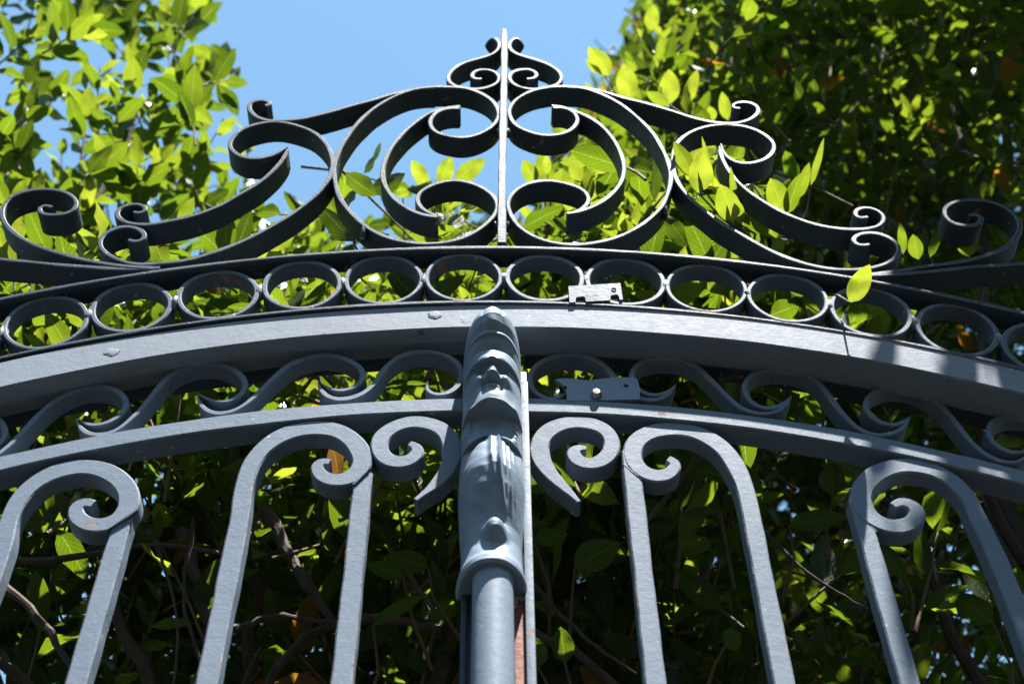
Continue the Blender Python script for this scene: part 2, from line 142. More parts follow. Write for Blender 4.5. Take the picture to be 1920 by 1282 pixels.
def paint_material(name, base_a, base_b, rust=0.625, rough=0.52, brush=(8, 8, 160), chips=0.74, spec=0.16, bstr=0.55, stk=0.5):
    m, n, l, p = new_mat(name)
    tc = n.new('ShaderNodeTexCoord').outputs['Object']
    big = tex_noise(n, l, tc, 9, 4)
    fine = tex_noise(n, l, tc, 240, 3)
    mid = tex_noise(n, l, tc, 55, 5, 0.65)
    streak = tex_noise(n, l, mapping(n, l, tc, brush), 6, 4, 0.6)
    c = mixc(n, l, big, base_a, base_b)
    c = mixc(n, l, ramp(n, l, streak, [(0.35, (0, 0, 0)), (0.7, (1, 1, 1))]), c, mixc(n, l, 0.22, c, mixc(n, l, 1.0, c, (1.4, 1.35, 1.3), 'MULTIPLY')), 'MIX')
    # dark specks where the paint has pitted, and rusty chips
    speck = ramp(n, l, mid, [(0.66, (0, 0, 0)), (0.72, (1, 1, 1))])
    c = mixc(n, l, mathn(n, l, 'MULTIPLY', speck, 0.55), c, (0.03, 0.03, 0.033))
    r1 = tex_noise(n, l, tc, 14, 6, 0.7, 0.6); r2 = tex_noise(n, l, tc, 130, 4, 0.7)
    rr = mathn(n, l, 'ADD', mathn(n, l, 'MULTIPLY', r1, 0.75), mathn(n, l, 'MULTIPLY', r2, 0.25))
    rm = ramp(n, l, rr, [(rust-0.02, (0, 0, 0)), (rust+0.03, (1, 1, 1))])
    c = mixc(n, l, rm, c, mixc(n, l, r2, (0.19, 0.085, 0.05), (0.30, 0.20, 0.15)))
    wh = ramp(n, l, tex_noise(n, l, mapping(n, l, tc, (1, 1, 1), (1, 2, 3)), 90, 3, 0.5), [(chips-0.03, (0, 0, 0)), (chips, (1, 1, 1))])
    c = mixc(n, l, mathn(n, l, 'MULTIPLY', wh, 0.6), c, (0.45, 0.455, 0.46))
    l.new(c, p.inputs['Base Color'])
    rg = mathn(n, l, 'ADD', mathn(n, l, 'MULTIPLY', mid, 0.22), rough-0.11)
    l.new(mathn(n, l, 'ADD', rg, mathn(n, l, 'MULTIPLY', rm, 0.4)), p.inputs['Roughness'])
    p.inputs['Specular IOR Level'].default_value = spec
    h = mathn(n, l, 'ADD', mathn(n, l, 'MULTIPLY', streak, stk), mathn(n, l, 'MULTIPLY', mid, 1.1))
    h = mathn(n, l, 'ADD', h, mathn(n, l, 'MULTIPLY', fine, 0.35))
    h = mathn(n, l, 'SUBTRACT', h, mathn(n, l, 'MULTIPLY', speck, 0.8))
    b = n.new('ShaderNodeBump'); b.inputs['Strength'].default_value = bstr; b.inputs['Distance'].default_value = 0.0012
    l.new(h, b.inputs['Height']); l.new(b.outputs[0], p.inputs['Normal'])
    return m
MAT = {}
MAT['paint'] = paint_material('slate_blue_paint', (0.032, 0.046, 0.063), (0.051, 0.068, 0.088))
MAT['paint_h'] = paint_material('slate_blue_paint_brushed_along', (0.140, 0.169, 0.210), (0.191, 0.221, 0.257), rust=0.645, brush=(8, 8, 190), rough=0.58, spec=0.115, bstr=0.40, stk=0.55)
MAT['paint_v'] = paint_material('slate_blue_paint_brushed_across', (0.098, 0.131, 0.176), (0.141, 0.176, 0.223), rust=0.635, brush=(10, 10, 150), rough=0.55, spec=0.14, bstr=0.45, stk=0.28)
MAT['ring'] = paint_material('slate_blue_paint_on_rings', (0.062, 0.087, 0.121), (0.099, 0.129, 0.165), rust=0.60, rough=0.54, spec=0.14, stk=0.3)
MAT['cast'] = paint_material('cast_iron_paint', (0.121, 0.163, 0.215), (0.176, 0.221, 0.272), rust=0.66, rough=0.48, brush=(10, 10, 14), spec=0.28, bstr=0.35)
def edge_material():
    # paint rubbed thin on the arrises: lighter, pinkish rust and dark nicks
    m, n, l, p = new_mat('worn_paint_edge')
    tc = n.new('ShaderNodeTexCoord').outputs['Object']
    a = tex_noise(n, l, tc, 45, 5, 0.7); b_ = tex_noise(n, l, tc, 160, 4, 0.65)
    c = mixc(n, l, a, (0.096, 0.129, 0.169), (0.176, 0.206, 0.243))
    c = mixc(n, l, ramp(n, l, a, [(0.54, (0, 0, 0)), (0.62, (1, 1, 1))]), c, (0.27, 0.21, 0.19))
    c = mixc(n, l, ramp(n, l, b_, [(0.62, (0, 0, 0)), (0.68, (1, 1, 1))]), c, (0.035, 0.03, 0.03))
    l.new(c, p.inputs['Base Color']); p.inputs['Roughness'].default_value = 0.55; p.inputs['Specular IOR Level'].default_value = 0.15
    bp = n.new('ShaderNodeBump'); bp.inputs['Strength'].default_value = 0.7; bp.inputs['Distance'].default_value = 0.001
    l.new(mathn(n, l, 'ADD', a, b_), bp.inputs['Height']); l.new(bp.outputs[0], p.inputs['Normal'])
    return m
MAT['edge'] = edge_material()
def rust_material():
    m, n, l, p = new_mat('bare_rust')
    tc = n.new('ShaderNodeTexCoord').outputs['Object']
    a = tex_noise(n, l, tc, 90, 6, 0.7); b_ = tex_noise(n, l, tc, 320, 4)
    c = ramp(n, l, a, [(0.3, (0.075, 0.028, 0.02)), (0.55, (0.17, 0.06, 0.04)), (0.75, (0.28, 0.13, 0.09))])
    l.new(c, p.inputs['Base Color']); p.inputs['Roughness'].default_value = 0.85
    bp = n.new('ShaderNodeBump'); bp.inputs['Strength'].default_value = 0.8; bp.inputs['Distance'].default_value = 0.0015
    l.new(mathn(n, l, 'ADD', a, b_), bp.inputs['Height']); l.new(bp.outputs[0], p.inputs['Normal'])
    return m
MAT['rust'] = rust_material()
def flaked_material():
    # rust low down, paint flaking off above a ragged edge
    m, n, l, p = new_mat('flaking_paint_over_rust')
    tc = n.new('ShaderNodeTexCoord').outputs['Object']
    sp = n.new('ShaderNodeSeparateXYZ'); l.new(tc, sp.inputs[0])
    a = tex_noise(n, l, tc, 90, 6, 0.7); big = tex_noise(n, l, tc, 60, 5, 0.65)
    rustc = ramp(n, l, a, [(0.3, (0.085, 0.03, 0.022)), (0.55, (0.17, 0.062, 0.042)), (0.75, (0.27, 0.13, 0.09))])
    z = mathn(n, l, 'ADD', mathn(n, l, 'MULTIPLY', mathn(n, l, 'SUBTRACT', sp.outputs[2], 2.415), 14), mathn(n, l, 'MULTIPLY', mathn(n, l, 'SUBTRACT', big, 0.5), 1.1))
    msk = ramp(n, l, z, [(0.0, (0, 0, 0)), (0.04, (1, 1, 1))])
    pc = ramp(n, l, big, [(0.36, (0.13, 0.055, 0.04)), (0.42, (0.45, 0.40, 0.36)), (0.6, (0.50, 0.46, 0.43))])
    l.new(mixc(n, l, msk, rustc, pc), p.inputs['Base Color']); p.inputs['Roughness'].default_value = 0.75
    bp = n.new('ShaderNodeBump'); bp.inputs['Strength'].default_value = 0.9; bp.inputs['Distance'].default_value = 0.002
    l.new(mathn(n, l, 'ADD', a, msk), bp.inputs['Height']); l.new(bp.outputs[0], p.inputs['Normal'])
    return m
MAT['flaked'] = flaked_material()
def steel_material():
    m, n, l, p = new_mat('worn_steel')
    tc = n.new('ShaderNodeTexCoord').outputs['Object']
    p.inputs['Metallic'].default_value = 0.9; p.inputs['Roughness'].default_value = 0.38
    l.new(ramp(n, l, tex_noise(n, l, tc, 150, 4), [(0.3, (0.16, 0.14, 0.12)), (0.7, (0.45, 0.44, 0.42))]), p.inputs['Base Color'])
    return m
MAT['steel'] = steel_material()

def leaf_material():
    m, n, l, p = new_mat('laurel_leaf')
    out = n['Material Output']
    at = n.new('ShaderNodeAttribute'); at.attribute_name = 'tint'
    tint = at.outputs['Fac']
    uv = n.new('ShaderNodeUVMap').outputs[0]
    sp = n.new('ShaderNodeSeparateXYZ'); l.new(uv, sp.inputs[0])
    au = mathn(n, l, 'ABSOLUTE', mathn(n, l, 'SUBTRACT', sp.outputs[0], 0.5), 0.0)
    rib = ramp(n, l, au, [(0.0, (1, 1, 1)), (0.02, (0.6, 0.6, 0.6)), (0.04, (0, 0, 0))])
    # side veins run outwards and towards the tip
    vv = mathn(n, l, 'SUBTRACT', mathn(n, l, 'MULTIPLY', sp.outputs[1], 9.0), mathn(n, l, 'MULTIPLY', au, 5.0))
    fr = mathn(n, l, 'ABSOLUTE', mathn(n, l, 'SUBTRACT', mathn(n, l, 'FRACT', vv, 0.0), 0.5), 0.0)
    vein = ramp(n, l, fr, [(0.0, (0.7, 0.7, 0.7)), (0.09, (0, 0, 0))])
    tc = n.new('ShaderNodeTexCoord').outputs['Object']
    mott = tex_noise(n, l, tc, 60, 4)
    # tint: 0 old dark, 0.5 full green, 0.85 young, above 0.9 dying orange, above .97 brown
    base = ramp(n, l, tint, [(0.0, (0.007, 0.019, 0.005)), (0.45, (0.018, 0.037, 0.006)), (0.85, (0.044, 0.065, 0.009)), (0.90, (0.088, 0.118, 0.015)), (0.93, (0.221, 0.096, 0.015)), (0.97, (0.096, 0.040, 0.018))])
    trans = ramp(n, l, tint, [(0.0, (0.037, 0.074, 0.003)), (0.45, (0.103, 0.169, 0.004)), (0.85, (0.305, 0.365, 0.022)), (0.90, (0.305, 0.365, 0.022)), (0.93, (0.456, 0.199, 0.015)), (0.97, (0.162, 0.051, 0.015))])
    base = mixc(n, l, mathn(n, l, 'MULTIPLY', mott, 0.35), base, (0.02, 0.035, 0.01))
    base = mixc(n, l, mathn(n, l, 'MULTIPLY', rib, 0.35), base, (0.12, 0.15, 0.03))
    base = mixc(n, l, mathn(n, l, 'MULTIPLY', vein, 0.22), base, (0.16, 0.20, 0.05))
    trans = mixc(n, l, mathn(n, l, 'MULTIPLY', rib, 0.45), trans, (0.382, 0.412, 0.074))
    trans = mixc(n, l, mathn(n, l, 'MULTIPLY', vein, 0.32), trans, (0.55, 0.60, 0.12))
    trans = mixc(n, l, mathn(n, l, 'MULTIPLY', ramp(n, l, mott, [(0.35, (0, 0, 0)), (0.75, (1, 1, 1))]), 0.35), trans, (0.074, 0.125, 0.003))
    l.new(base, p.inputs['Base Color'])
    geo = n.new('ShaderNodeNewGeometry')
    l.new(mathn(n, l, 'ADD', mathn(n, l, 'MULTIPLY', geo.outputs['Backfacing'], 0.22), 0.27), p.inputs['Roughness'])
    p.inputs['Specular IOR Level'].default_value = 0.55
    bp = n.new('ShaderNodeBump'); bp.inputs['Strength'].default_value = 0.35; bp.inputs['Distance'].default_value = 0.001
    l.new(mathn(n, l, 'ADD', mathn(n, l, 'ADD', rib, vein), mathn(n, l, 'MULTIPLY', mott, 1.5)), bp.inputs['Height']); l.new(bp.outputs[0], p.inputs['Normal'])
    tr = n.new('ShaderNodeBsdfTranslucent'); l.new(trans, tr.inputs['Color']); l.new(bp.outputs[0], tr.inputs['Normal'])
    mx = n.new('ShaderNodeMixShader'); mx.inputs[0].default_value = 0.52
    l.new(p.outputs[0], mx.inputs[1]); l.new(tr.outputs[0], mx.inputs[2]); l.new(mx.outputs[0], out.inputs[0])
    return m
MAT['leaf'] = leaf_material()
def bark_material(name, a, b, sc):
    m, n, l, p = new_mat(name)
    tc = n.new('ShaderNodeTexCoord').outputs['Object']
    t = tex_noise(n, l, tc, sc, 5, 0.65); t2 = tex_noise(n, l, tc, sc*0.2, 3)
    l.new(mixc(n, l, mathn(n, l, 'MULTIPLY', t2, 0.5), ramp(n, l, t, [(0.3, a), (0.7, b)]), (0.09, 0.07, 0.065)), p.inputs['Base Color']); p.inputs['Roughness'].default_value = 0.85
    bp = n.new('ShaderNodeBump'); bp.inputs['Strength'].default_value = 0.7; bp.inputs['Distance'].default_value = 0.004
    l.new(t, bp.inputs['Height']); l.new(bp.outputs[0], p.inputs['Normal'])
    return m
MAT['bark'] = bark_material('laurel_bark', (0.024, 0.014, 0.011), (0.068, 0.044, 0.036), 70)
MAT['twig'] = bark_material('laurel_twig', (0.075, 0.035, 0.020), (0.14, 0.10, 0.03), 60)
def soil_material():
    m, n, l, p = new_mat('dark_garden_soil')
    tc = n.new('ShaderNodeTexCoord').outputs['Object']
    t = tex_noise(n, l, tc, 3, 8, 0.7)
    l.new(ramp(n, l, t, [(0.3, (0.004, 0.005, 0.003)), (0.7, (0.010, 0.012, 0.007))]), p.inputs['Base Color']); p.inputs['Roughness'].default_value = 0.95
    return m
MAT['soil'] = soil_material()

# ------------------------------------------------------------------ helpers: objects
def tag(o, label=None, cat=None, group=None, kind=None):
    if label: o['label'] = label
    if cat: o['category'] = cat
    if group: o['group'] = group
    if kind: o['kind'] = kind
    return o
def thing(name, loc, label, cat, group=None):
    o = bpy.data.objects.new(name, None); COL.objects.link(o); o.location = loc; o.empty_display_size = 0.1
    return tag(o, label, cat, group)
def link(name, verts, faces, mat, parent=None, smooth=True, sharp=38):
    me = bpy.data.meshes.new(name); me.from_pydata([tuple(v) for v in verts], [], faces); me.update()
    o = bpy.data.objects.new(name, me); COL.objects.link(o); me.materials.append(mat)
    if smooth:
        me.polygons.foreach_set('use_smooth', [True]*len(me.polygons))
        me.set_sharp_from_angle(angle=math.radians(sharp))
    if parent:
        o.parent = parent
        root = parent
        off = Vector(parent.location)
        while root.parent:
            root = root.parent; off += Vector(root.location)
        o.location = -off            # mesh data stays in world coordinates
    return o
def catmull(pts, step):
    p = np.array(pts, float); p = np.vstack([2*p[0]-p[1], p, 2*p[-1]-p[-2]])
    out = []
    for i in range(1, len(p)-2):
        p0, p1, p2, p3 = p[i-1:i+3]
        d = [max(np.linalg.norm(b-a), 1e-6)**0.5 for a, b in ((p0, p1), (p1, p2), (p2, p3))]
        t0, t1 = 0, d[0]; t2 = t1+d[1]; t3 = t2+d[2]
        n = max(2, int(np.linalg.norm(p2-p1)/step*3))
        for t in np.linspace(t1, t2, n, endpoint=False):
            a1 = (t1-t)/(t1-t0)*p0+(t-t0)/(t1-t0)*p1; a2 = (t2-t)/(t2-t1)*p1+(t-t1)/(t2-t1)*p2; a3 = (t3-t)/(t3-t2)*p2+(t-t2)/(t3-t2)*p3
            b1 = (t2-t)/(t2-t0)*a1+(t-t0)/(t2-t0)*a2; b2 = (t3-t)/(t3-t1)*a2+(t-t1)/(t3-t1)*a3
            out.append((t2-t)/(t2-t1)*b1+(t-t1)/(t2-t1)*b2)
    out.append(p[-2]); out = np.array(out)
    s = np.r_[0, np.cumsum(np.linalg.norm(np.diff(out, axis=0), axis=1))]
    n = max(8, int(s[-1]/step)); q = np.linspace(0, s[-1], n)
    return np.c_[np.interp(q, s, out[:, 0]), np.interp(q, s, out[:, 1])]
def smooth_path(p, k):
    for _ in range(k):
        q = p.copy(); q[1:-1] = 0.25*p[:-2]+0.5*p[1:-1]+0.25*p[2:]; p = q
    return p
def lerp_keys(keys, s):
    xs = [k[0] for k in keys]; return np.interp(s, xs, [k[1] for k in keys])
def bar(name, pts, t, d, yf, mat, parent, tk=((0, 1), (1, 1)), dk=((0, 1), (1, 1)), step=0.004, smooth=4, ch=0.0011, raw=False, wob=0.0004, ycen=False):
    # a flat or square iron bar swept along a path in the gate's plane: t across the path, d through the gate
    p = np.array(pts, float) if raw else smooth_path(catmull(pts, step), smooth)
    n = len(p)
    tg = np.gradient(p, axis=0); tg /= np.linalg.norm(tg, axis=1)[:, None]
    nm = np.c_[-tg[:, 1], tg[:, 0]]
    s = np.linspace(0, 1, n)
    tt = t*0.5*lerp_keys(tk, s); dd = d*lerp_keys(dk, s)
    w = np.zeros(n)
    for f in (4, 9, 19): w += np.sin(np.arange(n)*step*f*6.28+random.random()*6.28)
    tt = tt + w*wob*0.5
    ph = random.random()*6; yw = np.sin(np.arange(n)*step*18+ph)*wob*1.2
    verts = []; faces = []
    for i in range(n):
        h = tt[i]; c = min(ch, h*0.45, dd[i]*0.3)
        y0 = yf+yw[i] + (d-dd[i])*0.5*(1 if ycen else 0); y1 = y0+dd[i]
        for a, y in ((-h+c, y0), (h-c, y0), (h, y0+c), (h, y1-c), (h-c, y1), (-h+c, y1), (-h, y1-c), (-h, y0+c)):
            verts.append((p[i, 0]+nm[i, 0]*a, y, p[i, 1]+nm[i, 1]*a))
    for i in range(n-1):
        for k in range(8):
            a, b = i*8+k, i*8+(k+1) % 8
            faces.append((a, b, b+8, a+8))
    faces.append(tuple(range(7, -1, -1))); faces.append(tuple(range((n-1)*8, n*8)))
    o = link(name, verts, faces, mat, parent)
    if t > 0.004:
        o.data.materials.append(MAT['edge'])
        mi = np.zeros(len(faces), np.int32); q = np.arange((n-1)*8); mi[:(n-1)*8][(q % 8 == 1) | (q % 8 == 7)] = 1
        o.data.polygons.foreach_set('material_index', mi)
    return o
def arc(cx, cz, r, x0, x1, n=240):
    a0 = math.acos((x0-cx)/r); a1 = math.acos((x1-cx)/r)
    return [(cx+r*math.cos(a), cz+r*math.sin(a)) for a in np.linspace(a0, a1, n)]
def box(name, c, s, mat, parent, bev=0.0015, rotz=0, roty=0):
    import bmesh
    bm = bmesh.new(); bmesh.ops.create_cube(bm, size=1)
    bmesh.ops.scale(bm, vec=s, verts=bm.verts)
    if bev: bmesh.ops.bevel(bm, geom=bm.edges[:], offset=bev, segments=2, affect='EDGES', profile=0.6)
    bmesh.ops.rotate(bm, cent=(0, 0, 0), matrix=Matrix.Rotation(roty, 3, 'Y'), verts=bm.verts)
    bmesh.ops.translate(bm, vec=c, verts=bm.verts)
    v = [x.co[:] for x in bm.verts]; bm.verts.index_update(); f = [[q.index for q in fc.verts] for fc in bm.faces]; bm.free()
    return link(name, v, f, mat, parent, sharp=20)
def lathe(name, prof, cx, cy, mat, parent, seg=32, a0=0, a1=2*math.pi):
    v = []; f = []
    full = abs(a1-a0-2*math.pi) < 1e-6; ns = seg if full else seg+1
    for r, z in prof:
        for k in range(ns):
            a = a0+(a1-a0)*k/seg; v.append((cx+r*math.cos(a), cy+r*math.sin(a), z))
    for i in range(len(prof)-1):
        for k in range(seg):
            a = i*ns+k; b = i*ns+(k+1) % ns; f.append((a, b, b+ns, a+ns))
    return link(name, v, f, mat, parent)
def blob(name, c, r, mat, parent, seed=0, amp=0.25):
    v = []; f = []; rr = np.random.default_rng(seed); nu, nv = 12, 8
    for j in range(nv+1):
        th = math.pi*j/nv
        for i in range(nu):
            a = 2*math.pi*i/nu; k = 1+amp*(rr.random()-0.5)
            v.append((c[0]+r[0]*k*math.sin(th)*math.cos(a), c[1]+r[1]*k*math.sin(th)*math.sin(a), c[2]+r[2]*k*math.cos(th)))
    for j in range(nv):
        for i in range(nu):
            a = j*nu+i; b = j*nu+(i+1) % nu; f.append((a, a+nu, b+nu, b))
    return link(name, v, f, mat, parent)

# ------------------------------------------------------------------ ground
def ground():
    # garden floor under the gate; slopes added behind and beside the viewer block skylight
    rs = [0, 1, 2, 3, 4, 5, 6, 7, 8.5, 10, 12, 14, 17, 21, 26, 35, 60, 140, 400, 900]; na = 96
    v = []; f = []
    for r in rs:
        for k in range(na):
            a = 2*math.pi*k/na; away = math.sin(a)                     # +1 beyond the gate, -1 behind the viewer
            w = 0.5-0.5*math.tanh((away-0.05)/0.28)
            t = min(1, max(0, (r-3.2)/12)); t = t*t*(3-2*t)
            h = (2.5+7.0*w)*t*(1+0.14*math.sin(a*7+r*0.4)+0.10*math.sin(a*17+r))
            h *= 1 if r < 60 else max(0.15, 60/r)
            v.append((r*math.cos(a), -1+r*math.sin(a), h))
    for i in range(len(rs)-1):
        for k in range(na):
            p = i*na+k; q = i*na+(k+1) % na; f.append((p, p+na, q+na, q))
    return link('ground', v, f, MAT['soil'], sharp=180)
tag(ground(), 'dark planted garden ground with unseen slopes added to block low sky light', None, kind='structure')

# ------------------------------------------------------------------ the fixed overthrow: arched beam, ring band, scrolled crest
OV = thing('overthrow', (0, 0, 2.75), 'fixed arched iron overthrow above the gate with ring band, big scrolls and a central spike', 'gate arch')
XA, XB = -1.28, 1.32
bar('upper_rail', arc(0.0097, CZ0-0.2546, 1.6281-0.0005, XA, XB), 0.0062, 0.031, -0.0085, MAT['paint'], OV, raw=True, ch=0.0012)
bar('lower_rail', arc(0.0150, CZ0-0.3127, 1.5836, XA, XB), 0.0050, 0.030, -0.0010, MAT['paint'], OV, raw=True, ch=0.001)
# the wide beam: its face runs between the two traced arcs
CB = (0.0245, CZ0-0.288)
RJT, RJB = 1.5578, 1.5130
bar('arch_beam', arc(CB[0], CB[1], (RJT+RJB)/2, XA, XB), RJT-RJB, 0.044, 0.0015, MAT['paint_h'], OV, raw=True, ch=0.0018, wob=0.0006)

for x, z in ((-0.0655, 2.8480), (-0.4335, 2.7760)):
    blob('paint_blister', (x, 0.0015, z), (0.0085, 0.0006, 0.0066), MAT['paint_h'], OV, seed=int(abs(x)*999), amp=0.5)
# rings, spaced along the band
ring_o = None
RC = [(x, z) for x, z in RINGS]
def ring_mesh(name, parent, cx, cz, R, t, d, yf):
    v = []; f = []; n = 64
    prof = [(R-t+0.0012, 0), (R-0.0012, 0), (R, 0.0012), (R, d-0.001), (R-0.001, d), (R-t+0.001, d), (R-t, d-0.001), (R-t, 0.0012)]
    ph = random.random()*6
    for i in range(n):
        a = 2*math.pi*i/n; wv = 1+0.014*math.sin(2*a+ph)+0.005*math.sin(5*a+ph*2)
        for r, y in prof: v.append((cx+r*wv*math.cos(a), yf+y, cz+r*wv*math.sin(a)))
    for i in range(n):
        for k in range(8):
            a = i*8+k; b = i*8+(k+1) % 8; j = ((i+1) % n)*8
            f.append((a, b, j+(k+1) % 8, j+k))
    o = link(name, v, f, MAT['ring'], parent)
    o.data.materials.append(MAT['edge']); mi = np.zeros(len(f), np.int32); mi[np.arange(len(f)) % 8 == 1] = 1; mi[np.arange(len(f)) % 8 == 7] = 1
    o.data.polygons.foreach_set('material_index', mi)
    return o
cx, cz, rm = 0.0127, CZ0-0.2837, 1.6052
th0 = [math.atan2(z-cz, x-cx) for x, z in RC]
ths = list(th0)
dth = (th0[0]-th0[-1])/(len(th0)-1)
for k in range(1, 7):
    ths.append(th0[-1]-dth*k); ths.insert(0, th0[0]+dth*k)
ths.sort(reverse=True)
for i, a in enumerate(ths):
    x, z = cx+rm*math.cos(a), cz+rm*math.sin(a)
    ring_mesh('ring', OV, x+random.uniform(-.0006, .0006), z+random.uniform(-.0007, .0007), 0.0493+random.uniform(-.0006, .0006), 0.0060+random.uniform(-.0006, .0007), 0.024, random.uniform(-.0012, .0012))
    if i:
        am = 0.5*(a+ths[i-1])
        blob('weld', (cx+rm*math.cos(am), 0.0065, cz+rm*math.sin(am)), (0.0062, 0.0085, 0.0125), MAT['edge'], OV, seed=i)

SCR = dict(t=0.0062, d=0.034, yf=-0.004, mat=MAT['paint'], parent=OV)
leaf_end = ((0, 0.10), (0.010, 0.50), (0.025, 0.85), (0.045, 1), (1, 1))
for s in 'LR':
    bar('finial_scroll', PATHS['fin'+s], dk=leaf_end, ycen=True, **SCR)
    bar('arm_scroll', PATHS['arm'+s], **SCR)
    bar('heart_scroll', PATHS['big'+s], **SCR)
    bar('inner_scroll', PATHS['in'+s], **SCR)
    bar('side_scroll', PATHS['side'+s], tk=((0, 0.35), (0.03, 1), (1, 1)), **SCR)
    bar('side_scroll', PATHS['low'+s], tk=((0, 0.35), (0.04, 1), (1, 1)), **SCR)
    bar('shoulder_scroll', PATHS['far'+s], **SCR)
    bar('shoulder_scroll', PATHS['tail'+s], **SCR)
# collars where scrolls touch
for (x, z) in ((PATHS['bigL'][27][0]-0.004, PATHS['bigL'][27][1]-0.005), (PATHS['bigR'][25][0]+0.005, PATHS['bigR'][25][1]+0.004)):
    blob('weld', (x, 0.006, z), (0.0045, 0.010, 0.016), MAT['paint'], OV, seed=int(x*1e4) % 97)
for q, zs in ((0.0185, (2.06, 2.075)),):
    pass
# central spike
sp = [(0.0156, 2.985), (0.0168, 3.15), (0.0190, 3.30), (0.0212, 3.45), (0.0220, 3.535), (0.0222, 3.572)]
bar('spike', sp, 0.0108, 0.014, -0.007, MAT['paint'], OV, tk=((0, 1), (0.6, 0.97), (0.97, 0.85), (1, 0.62)), dk=((0, 1), (0.98, 1), (1, 0.8)))
for (x, z) in ((0.0158, 3.000+0.035), (0.0186, 3.268), (0.0203, 3.405)):
    for sx in (-1, 1):
        blob('weld', (x+sx*0.0075, 0.004, z), (0.0035, 0.007, 0.008), MAT['paint'], OV, seed=int(z*1000) % 91+sx)

# old bracket plate on the ring band
def bracket():
    n0 = [(0.0969, 2.9002), (0.1609, 2.9072), (0.1617, 2.8746), (0.1600, 2.8743)]
    def low(x): return 2.8678+(x-0.0968)*0.104
    cut = []
    for a, b in ((0.1578, 0.1463), (0.1168, 0.1040)):
        cut += [(a, low(a)), (a-0.0008, low(a)+0.0085), (a-0.003, low(a)+0.0102), (b+0.003, low(b)+0.0102), (b+0.0008, low(b)+0.0085), (b, low(b))]
    pts = (n0+cut+[(0.0985, low(0.0985)), (0.0968, 2.8688)])[::-1]
    n = len(pts); y0, y1 = -0.0025, 0.0055
    v = [(x, y0, z) for x, z in pts]+[(x, y1, z) for x, z in pts]
    f = [tuple(range(n)), tuple(range(2*n-1, n-1, -1))]+[(i+n, (i+1) % n+n, (i+1) % n, i) for i in range(n)]
    return link('bracket_plate', v, f, MAT['ring'], OV)
br = bracket()
for x, w_ in ((0.1105, 0.0120), (0.1520, 0.0108)):
    box('bracket_foot', (x, 0.0050, 2.8765+(x-0.11)*0.1-0.0075), (w_-0.001, 0.008, 0.014), MAT['cast'], br, bev=0.001)
lathe('bracket_rivet', [(0.0, -0.0), (0.0025, 0.0), (0.003, 0.001)], 0, 0, MAT['cast'], br, seg=16)
br.children[-1].data.transform(Matrix.Translation((0.1520, -0.0024, 2.8935)) @ Matrix.Rotation(math.radians(90), 4, 'X'))

# ------------------------------------------------------------------ two gate leaves
GL = thing('gate_leaf', (-0.60, 0.02, 0.25), 'left iron gate leaf, the one that carries the cast figure on its post', 'gate leaf', 'the two iron gate leaves')
GR = thing('gate_leaf', (0.66, 0.02, 0.25), 'right iron gate leaf with a small riveted plate on its scroll band', 'gate leaf', 'the two iron gate leaves')
XM = 0.034
RK = RJB+0.007; TK = 0.030
CL_ = (0.0098, CZ0-0.3725); RL = {}; RL[0] = 1.4822; RL[1] = 1.4960
for leaf, x0, x1 in ((GL, XA, -0.022), (GR, 0.043, XB)):
    bar('top_rail', arc(CB[0], CB[1], RK+TK*0.5+(0 if leaf is GL else 0.012), x0, x1, 120), TK, 0.024, 0.0475 if leaf is GL else 0.0600, MAT['paint'], leaf, raw=True, ch=0.0015)
    bar('middle_rail', arc(CL_[0], CL_[1], RL[leaf is GR], x0, x1, 120), 0.0225, 0.030, 0.018 if leaf is GL else 0.032, MAT['paint_v'], leaf, raw=True, ch=0.0016, wob=0.0006)
SS = dict(t=0.0068, d=0.024, yf=0.024, mat=MAT['paint_v'])
tips = ((0, 0.12), (0.05, 0.9), (0.12, 1), (0.86, 1), (0.95, 0.75), (1, 0.12))
dtip = ((0, 0.6), (0.05, 1), (0.95, 1), (1, 0.6))
for k in ('s0L', 's1L', 's2L', 's3L', 's4L'): bar('wave_scroll', PATHS[k], tk=tips, dk=dtip, parent=GL, smooth=10, **SS)
SS['yf'] = 0.038
for k in ('s1R', 's2R', 's3R', 's4R', 's5R'): bar('wave_scroll', PATHS[k], tk=tips, dk=dtip, parent=GR, smooth=10, **SS)
# horn scrolls by the post
horn = ((0, 0.30), (0.04, 0.42), (0.12, 0.75), (0.26, 1.12), (0.45, 1.02), (0.62, 0.92), (0.80, 0.98), (0.93, 0.82), (1, 0.45))
bar('horn_scroll', PATHS['cL'], 0.0200, 0.024, 0.020, MAT['paint_v'], GL, tk=horn, smooth=6, ch=0.0016)
bar('horn_scroll', PATHS['cR'], 0.0200, 0.024, 0.034, MAT['paint_v'], GR, tk=horn, smooth=6, ch=0.0016)
